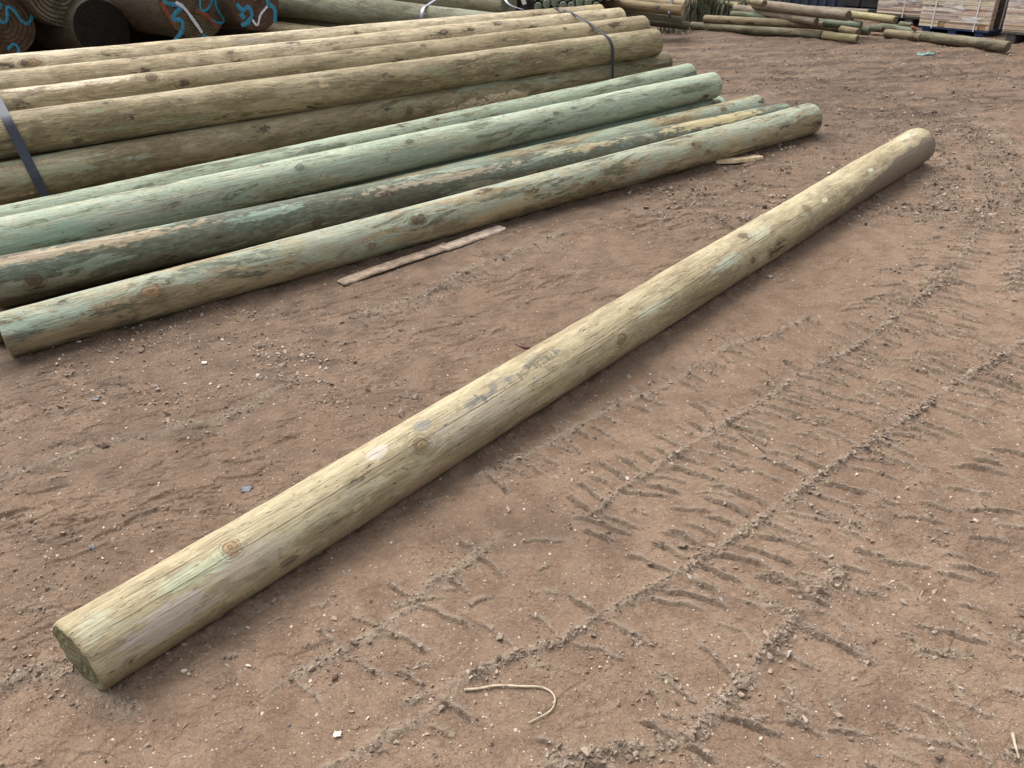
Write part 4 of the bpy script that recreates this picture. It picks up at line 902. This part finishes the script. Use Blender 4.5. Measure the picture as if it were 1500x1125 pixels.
far_pole((1196, 37, .10), (1236, 43, .10), .052, 1, 'mottled short pole just behind the second one, left of two')
far_pole((1232, 43, .12), (1257, 47.5, .12), .050, 1, 'mottled stub just behind the second one, right of two')
far_pole((1071, 21, .20), (1160, 28, .18), .050, 3, 'green tinged pole in the middle of the far heap')
far_pole((1076, 11.5, .25), (1196, 32, .21), .055, 4, 'pinkish brown pole slanting down across the far heap')
far_pole((1105, 6, .33), (1243, 23, .31), .068, 4, 'thickest pole lying on top of the far heap')
far_pole((1240, 20, .27), (1312, 29, .27), .048, 2, 'yellow green pole sticking out right from the heap top')
far_pole((1050, 4, .25), (1082, 8, .25), .045, 2, 'pale stub at the back left of the far heap')
far_pole((1097, 1, .40), (1120, 5, .40), .05, 1, 'brown stub standing highest on the far heap')
far_pole((1180, 12, .31), (1272, 18, .29), .038, 4, 'slim weathered pole behind the thickest one')
far_pole((1180, 32, .17), (1262, 37.5, .16), .055, 3, 'dull green pole deep in the heap, right half showing')
far_pole((1235, 42.5, .08), (1274, 46, .08), .055, 3, 'dark green stub leaning at the right foot of the heap')
far_pole((1276, 40.5, .08), (1295, 42.5, .08), .050, 3, 'short green post end beside the dark pole at right')
far_pole((1290, 39, .10), (1345, 47, .08), .048, 3, 'mossy green pole behind the long dark one at right')
far_pole((1318, 35, .12), (1336, 37.5, .12), .036, 3, 'small green stub in front of the rear board pack')
far_pole((1297, 48.5, .058), (1350, 54.5, .058), .058, 1, 'brown pole end butted against the long dark one, right of the heap')
far_pole((1341, 52, .065), (1477, 68.5, .065), .064, 0, 'long dark pole lying in front of the board packs')
for (a, b, lab) in (((1075, 18, .06), (1230, 30, .06), 'pole low inside the far heap, second row'), ((1080, 10, .06), (1250, 24, .06), 'pole low inside the far heap, third row'), ((1075, 10, .16), (1245, 25, .16), 'pole inside the far heap, upper filling')):
    far_pole(a, b, .055, 0, lab)
tag(tube([at(1336, 40, .16), at(1340, 43, .13), at(1347, 47, .10)], .018, 8, 'bark_strip', plain('rusty_bark', (.25, .11, .05), .8)), 'rusty brown bark strip on the mossy pole', 'bark strip')

# ------------------------------------------------------------------ corrugated sheet, dark sleepers
mNavy = plain('navy_sheet_metal', (.030, .038, .058), .45, .25, 3., .1, .4)
b0, b1 = at(1105, 14), at(1252, 22); u = (b1-b0); Lw = np.linalg.norm(u[:2]); u = u/Lw; nrm = np.array([-u[1], u[0], 0]); V = []; F = []; N = int(Lw/.012)
for i in range(N):
    s_ = i/(N-1)*Lw; ph = (s_ % .14)/.14; dpt = .022*sst(.0, .12, np.array(ph))*sst(.45, .33, np.array(ph)); 
    for z_ in (.02, 1.3): p = b0+u*s_-nrm*float(dpt); V.append((p[0], p[1], z_))
for i in range(N-1): F.append((2*i, 2*i+2, 2*i+3, 2*i+1))
o = mesh('corrugated_panel', V, F, mNavy, smooth=False); o.modifiers.new('thick', 'SOLIDIFY').thickness = .003
tag(o, 'dark navy corrugated metal panel standing behind the far heap', 'metal panel')
def box(V, F, c, ux, uy, sx_, sy_, z0, z1, ch=.003):
    b = len(V)
    for z_, e in ((z0, ch), (z0+ch, 0), (z1-ch, 0), (z1, ch)):
        for (i, j) in ((-1, -1), (1, -1), (1, 1), (-1, 1)):
            p = c+ux*(i*(sx_/2-e))+uy*(j*(sy_/2-e)); V.append((p[0], p[1], z_))
    F.append((b+3, b+2, b+1, b)); F.append((b+12, b+13, b+14, b+15))
    for l in range(3):
        for i in range(4): F.append((b+l*4+i, b+l*4+(i+1) % 4, b+l*4+4+(i+1) % 4, b+l*4+4+i))
mSl = plain('tarred_sleeper', (.022, .021, .021), .7, .35, 14.)
c0 = at(1262, 27); ux = np.array([.55, -.83, 0]); ux = ux/np.linalg.norm(ux); uy = np.array([-ux[1], ux[0], 0])
for lvl in range(7):
    for q in range(2):
        V = []; F = []; cc = c0+uy*.45+ux*(q*.29-.16+.015*math.sin(lvl*2.2+q))
        box(V, F, cc, ux, uy, .27, 1.1+.04*math.sin(lvl*3+q), lvl*.15+.003, lvl*.15+.143, .008)
        tag(mesh('sleeper', V, F, mSl, smooth=False), 'black sleeper in the dark stack left of the board packs', 'sleeper', 'black sleepers stacked left of the board packs')

# ------------------------------------------------------------------ strapped packs of sawn boards
def bmat(name, c):
    k = NT(name); P = k.obj(); n = k.noise(k.v('MULTIPLY', P, (6, 6, 60)), 1., 4., .6)
    return k.done(k.mix(k.ss(n, .35, .7), tuple(a*.82 for a in c), c), .75)
BM = [bmat('sawn_board_cream', (.66, .55, .38)), bmat('sawn_board_pinkish', (.56, .43, .34)), bmat('sawn_board_grey', (.42, .35, .29)), bmat('sawn_board_pale', (.70, .61, .47)), bmat('sawn_board_rose', (.60, .42, .31)), bmat('sawn_board_shade', (.32, .25, .20))]
mCov = plain('brown_pack_side', (.085, .068, .055), .7, .4, 12.); mBlueP = plain('blue_pallet_paint', (.014, .028, .075), .6, .2, 20.); mWS = plain('white_strapping', (.66, .65, .64), .5, .06, 30.)
mBear = plain('brown_bearer', (.33, .21, .10), .8, .2, 30.); mGreyP = plain('dark_pallet_timber', (.06, .055, .05), .8, .3, 20.)
k = NT('clear_stretch_film'); P = k.obj(); n = k.noise(k.v('MULTIPLY', P, (3., 3., 9.)), 1., 5., .65, 1.5)
tr = k.t.nodes.new('ShaderNodeBsdfTransparent'); mx = k.t.nodes.new('ShaderNodeMixShader'); k.t.links.new(k.ss(n, .47, .64, .06, .75), mx.inputs[0])
k.t.links.new(tr.outputs[0], mx.inputs[1]); k.t.links.new(k.b.outputs[0], mx.inputs[2]); k.t.links.new(mx.outputs[0], k.out.inputs[0]); k.bump(n, .01, .6)
mFilm = k.done((.74, .72, .73), .25)
def pack(corner, width, depth, top, pal, label, weights, base_mat, straps, nmax, film=True, seed=0, bear=True, zb=.10):
    s = random.Random(seed); r = empty('board_pack', corner); o_ = np.zeros(3)
    V = []; F = []; box(V, F, ux*width*.5+uy*(depth*.5+.1), ux, uy, width-.02, depth-.2, zb+.003, top+.01, .004); mesh('pack_side', V, F, mCov, r, smooth=False)
    V = []; F = []
    for q in (.12, .5, .88): box(V, F, ux*width*q+uy*depth*.5, ux, uy, .10, depth-.02, .002, zb-.022, .004)
    box(V, F, ux*width*.5+uy*depth*.5, ux, uy, width, depth, zb-.020, zb, .003); mesh('pallet', V, F, base_mat, r, smooth=False)
    z = zb+.004; cnt = 0; row = 0
    if bear:
        for q in (.33, .90):
            V = []; F = []; box(V, F, ux*width*q+uy*.06, ux, uy, .075, .10, z, z+.058, .003); mesh('bearer', V, F, mBear, r, smooth=False)
    while z < top and cnt < nmax:
        t = .0215; cuts = [0.]; 
        if bear and row < 3: cuts = [0., .33-.05, .33+.05, .90-.05, .90+.045]
        else:
            x_ = s.uniform(.15, .6)
            while x_ < .92: cuts.append(x_); x_ += s.uniform(.3, .65)
        cuts.append(1.)
        for i in range(len(cuts)-1):
            a, b = cuts[i], cuts[i+1]
            if bear and row < 3 and i in (1, 3): continue
            if b-a < .03: continue
            V = []; F = []; dpt = s.choice((0, 0, 0, .004, .008, .018)); w_ = (b-a)*width-.004
            box(V, F, ux*width*(a+b)/2+uy*(.048+dpt), ux, uy, w_, .096, z, z+t-.0022, .0012)
            mesh('board', V, F, BM[s.choices(range(6), weights)[0]], r, smooth=False); cnt += 1
        z += t; row += 1
    for (q, w_) in straps:
        V = []; F = []; box(V, F, ux*width*q-uy*.004, ux, uy, w_, .004, zb-.015, top+.015, .0005); mesh('strap', V, F, mWS, r, smooth=False)
    V = []; F = []; box(V, F, ux*(width+.003)+uy*depth*.45, uy, ux, .02, .004, zb, top+.015, .0005); mesh('strap', V, F, mWS, r, smooth=False)
    if film:
        V = []; F = []; nu, nv = 36, 30
        for j in range(nv):
            for i in range(nu):
                u_, v_ = i/(nu-1), j/(nv-1); p = ux*width*u_-uy*(.010+.008*abs(float(pn(u_*7+seed, v_*5, 3)))); V.append((p[0], p[1], zb+.08+v_*(top-zb-.08)))
        for j in range(nv-1):
            for i in range(nu-1): F.append((j*nu+i, j*nu+i+1, (j+1)*nu+i+1, (j+1)*nu+i))
        mesh('stretch_film', V, F, mFilm, r)
    return tag(r, label, 'board pack', 'packs of sawn boards at the yard edge')
pack(at(1343, 47), .86, .55, .92, None, 'middle pack of cream boards on a blue pallet, wrapped in film with white straps', (5, 2, 1, 4, 2, .5), mBlueP, ((.20, .014), (.80, .014)), 96, seed=3, zb=.075)
pack(at(1281, 33), .95, .55, .92, None, 'rear left pack of greyish pink boards in film, partly behind the middle one', (1, 4, 4, 1, 3, 1.), mGreyP, ((.40, .012),), 96, seed=5, bear=False)
pack(at(1462, 63), .95, .60, .92, None, 'right pack of rose tinted boards on a dark pallet, cut by the frame edge', (2, 4, 2, 1, 5, .5), mGreyP, ((.33, .014), (.82, .014)), 96, seed=9, bear=False, zb=.12)

# ------------------------------------------------------------------ light, sky, camera
w = bpy.data.worlds.new('World'); bpy.context.scene.world = w; w.use_nodes = True; nt_ = w.node_tree
bg = nt_.nodes['Background']; sky = nt_.nodes.new('ShaderNodeTexSky'); sky.sky_type = 'NISHITA'; sky.sun_disc = False
EL, AZ = R(62), R(-42)
sky.sun_elevation = EL; sky.sun_rotation = AZ; sky.dust_density = 6.; sky.air_density = 1.; sky.ozone_density = .6
hs = nt_.nodes.new('ShaderNodeHueSaturation'); hs.inputs['Saturation'].default_value = .22
nt_.links.new(sky.outputs[0], hs.inputs['Color']); nt_.links.new(hs.outputs[0], bg.inputs[0]); bg.inputs[1].default_value = .15
sd = bpy.data.lights.new('sun', 'SUN'); sd.energy = .8; sd.angle = R(60); sd.color = (1., .96, .9)
so = link(bpy.data.objects.new('sun', sd))
dirv = Vector((math.sin(AZ)*math.cos(EL), math.cos(AZ)*math.cos(EL), math.sin(EL)))
so.rotation_euler = dirv.to_track_quat('Z', 'Y').to_euler()
cd = bpy.data.cameras.new('camera'); co = link(bpy.data.objects.new('camera', cd)); co.location = CP
cd.sensor_fit = 'HORIZONTAL'; cd.sensor_width = 36; cd.lens = FOC/1500*36; cd.clip_start = .05; cd.clip_end = 2000
Mx = Matrix((tuple(RT), tuple(UP), tuple(-FW))).transposed().to_4x4(); Mx.translation = Vector(CP); co.matrix_world = Mx
S = bpy.context.scene; S.camera = co
S.view_settings.view_transform = 'Standard'; S.view_settings.look = 'None'; S.view_settings.exposure = 1.0; S.view_settings.gamma = 1.
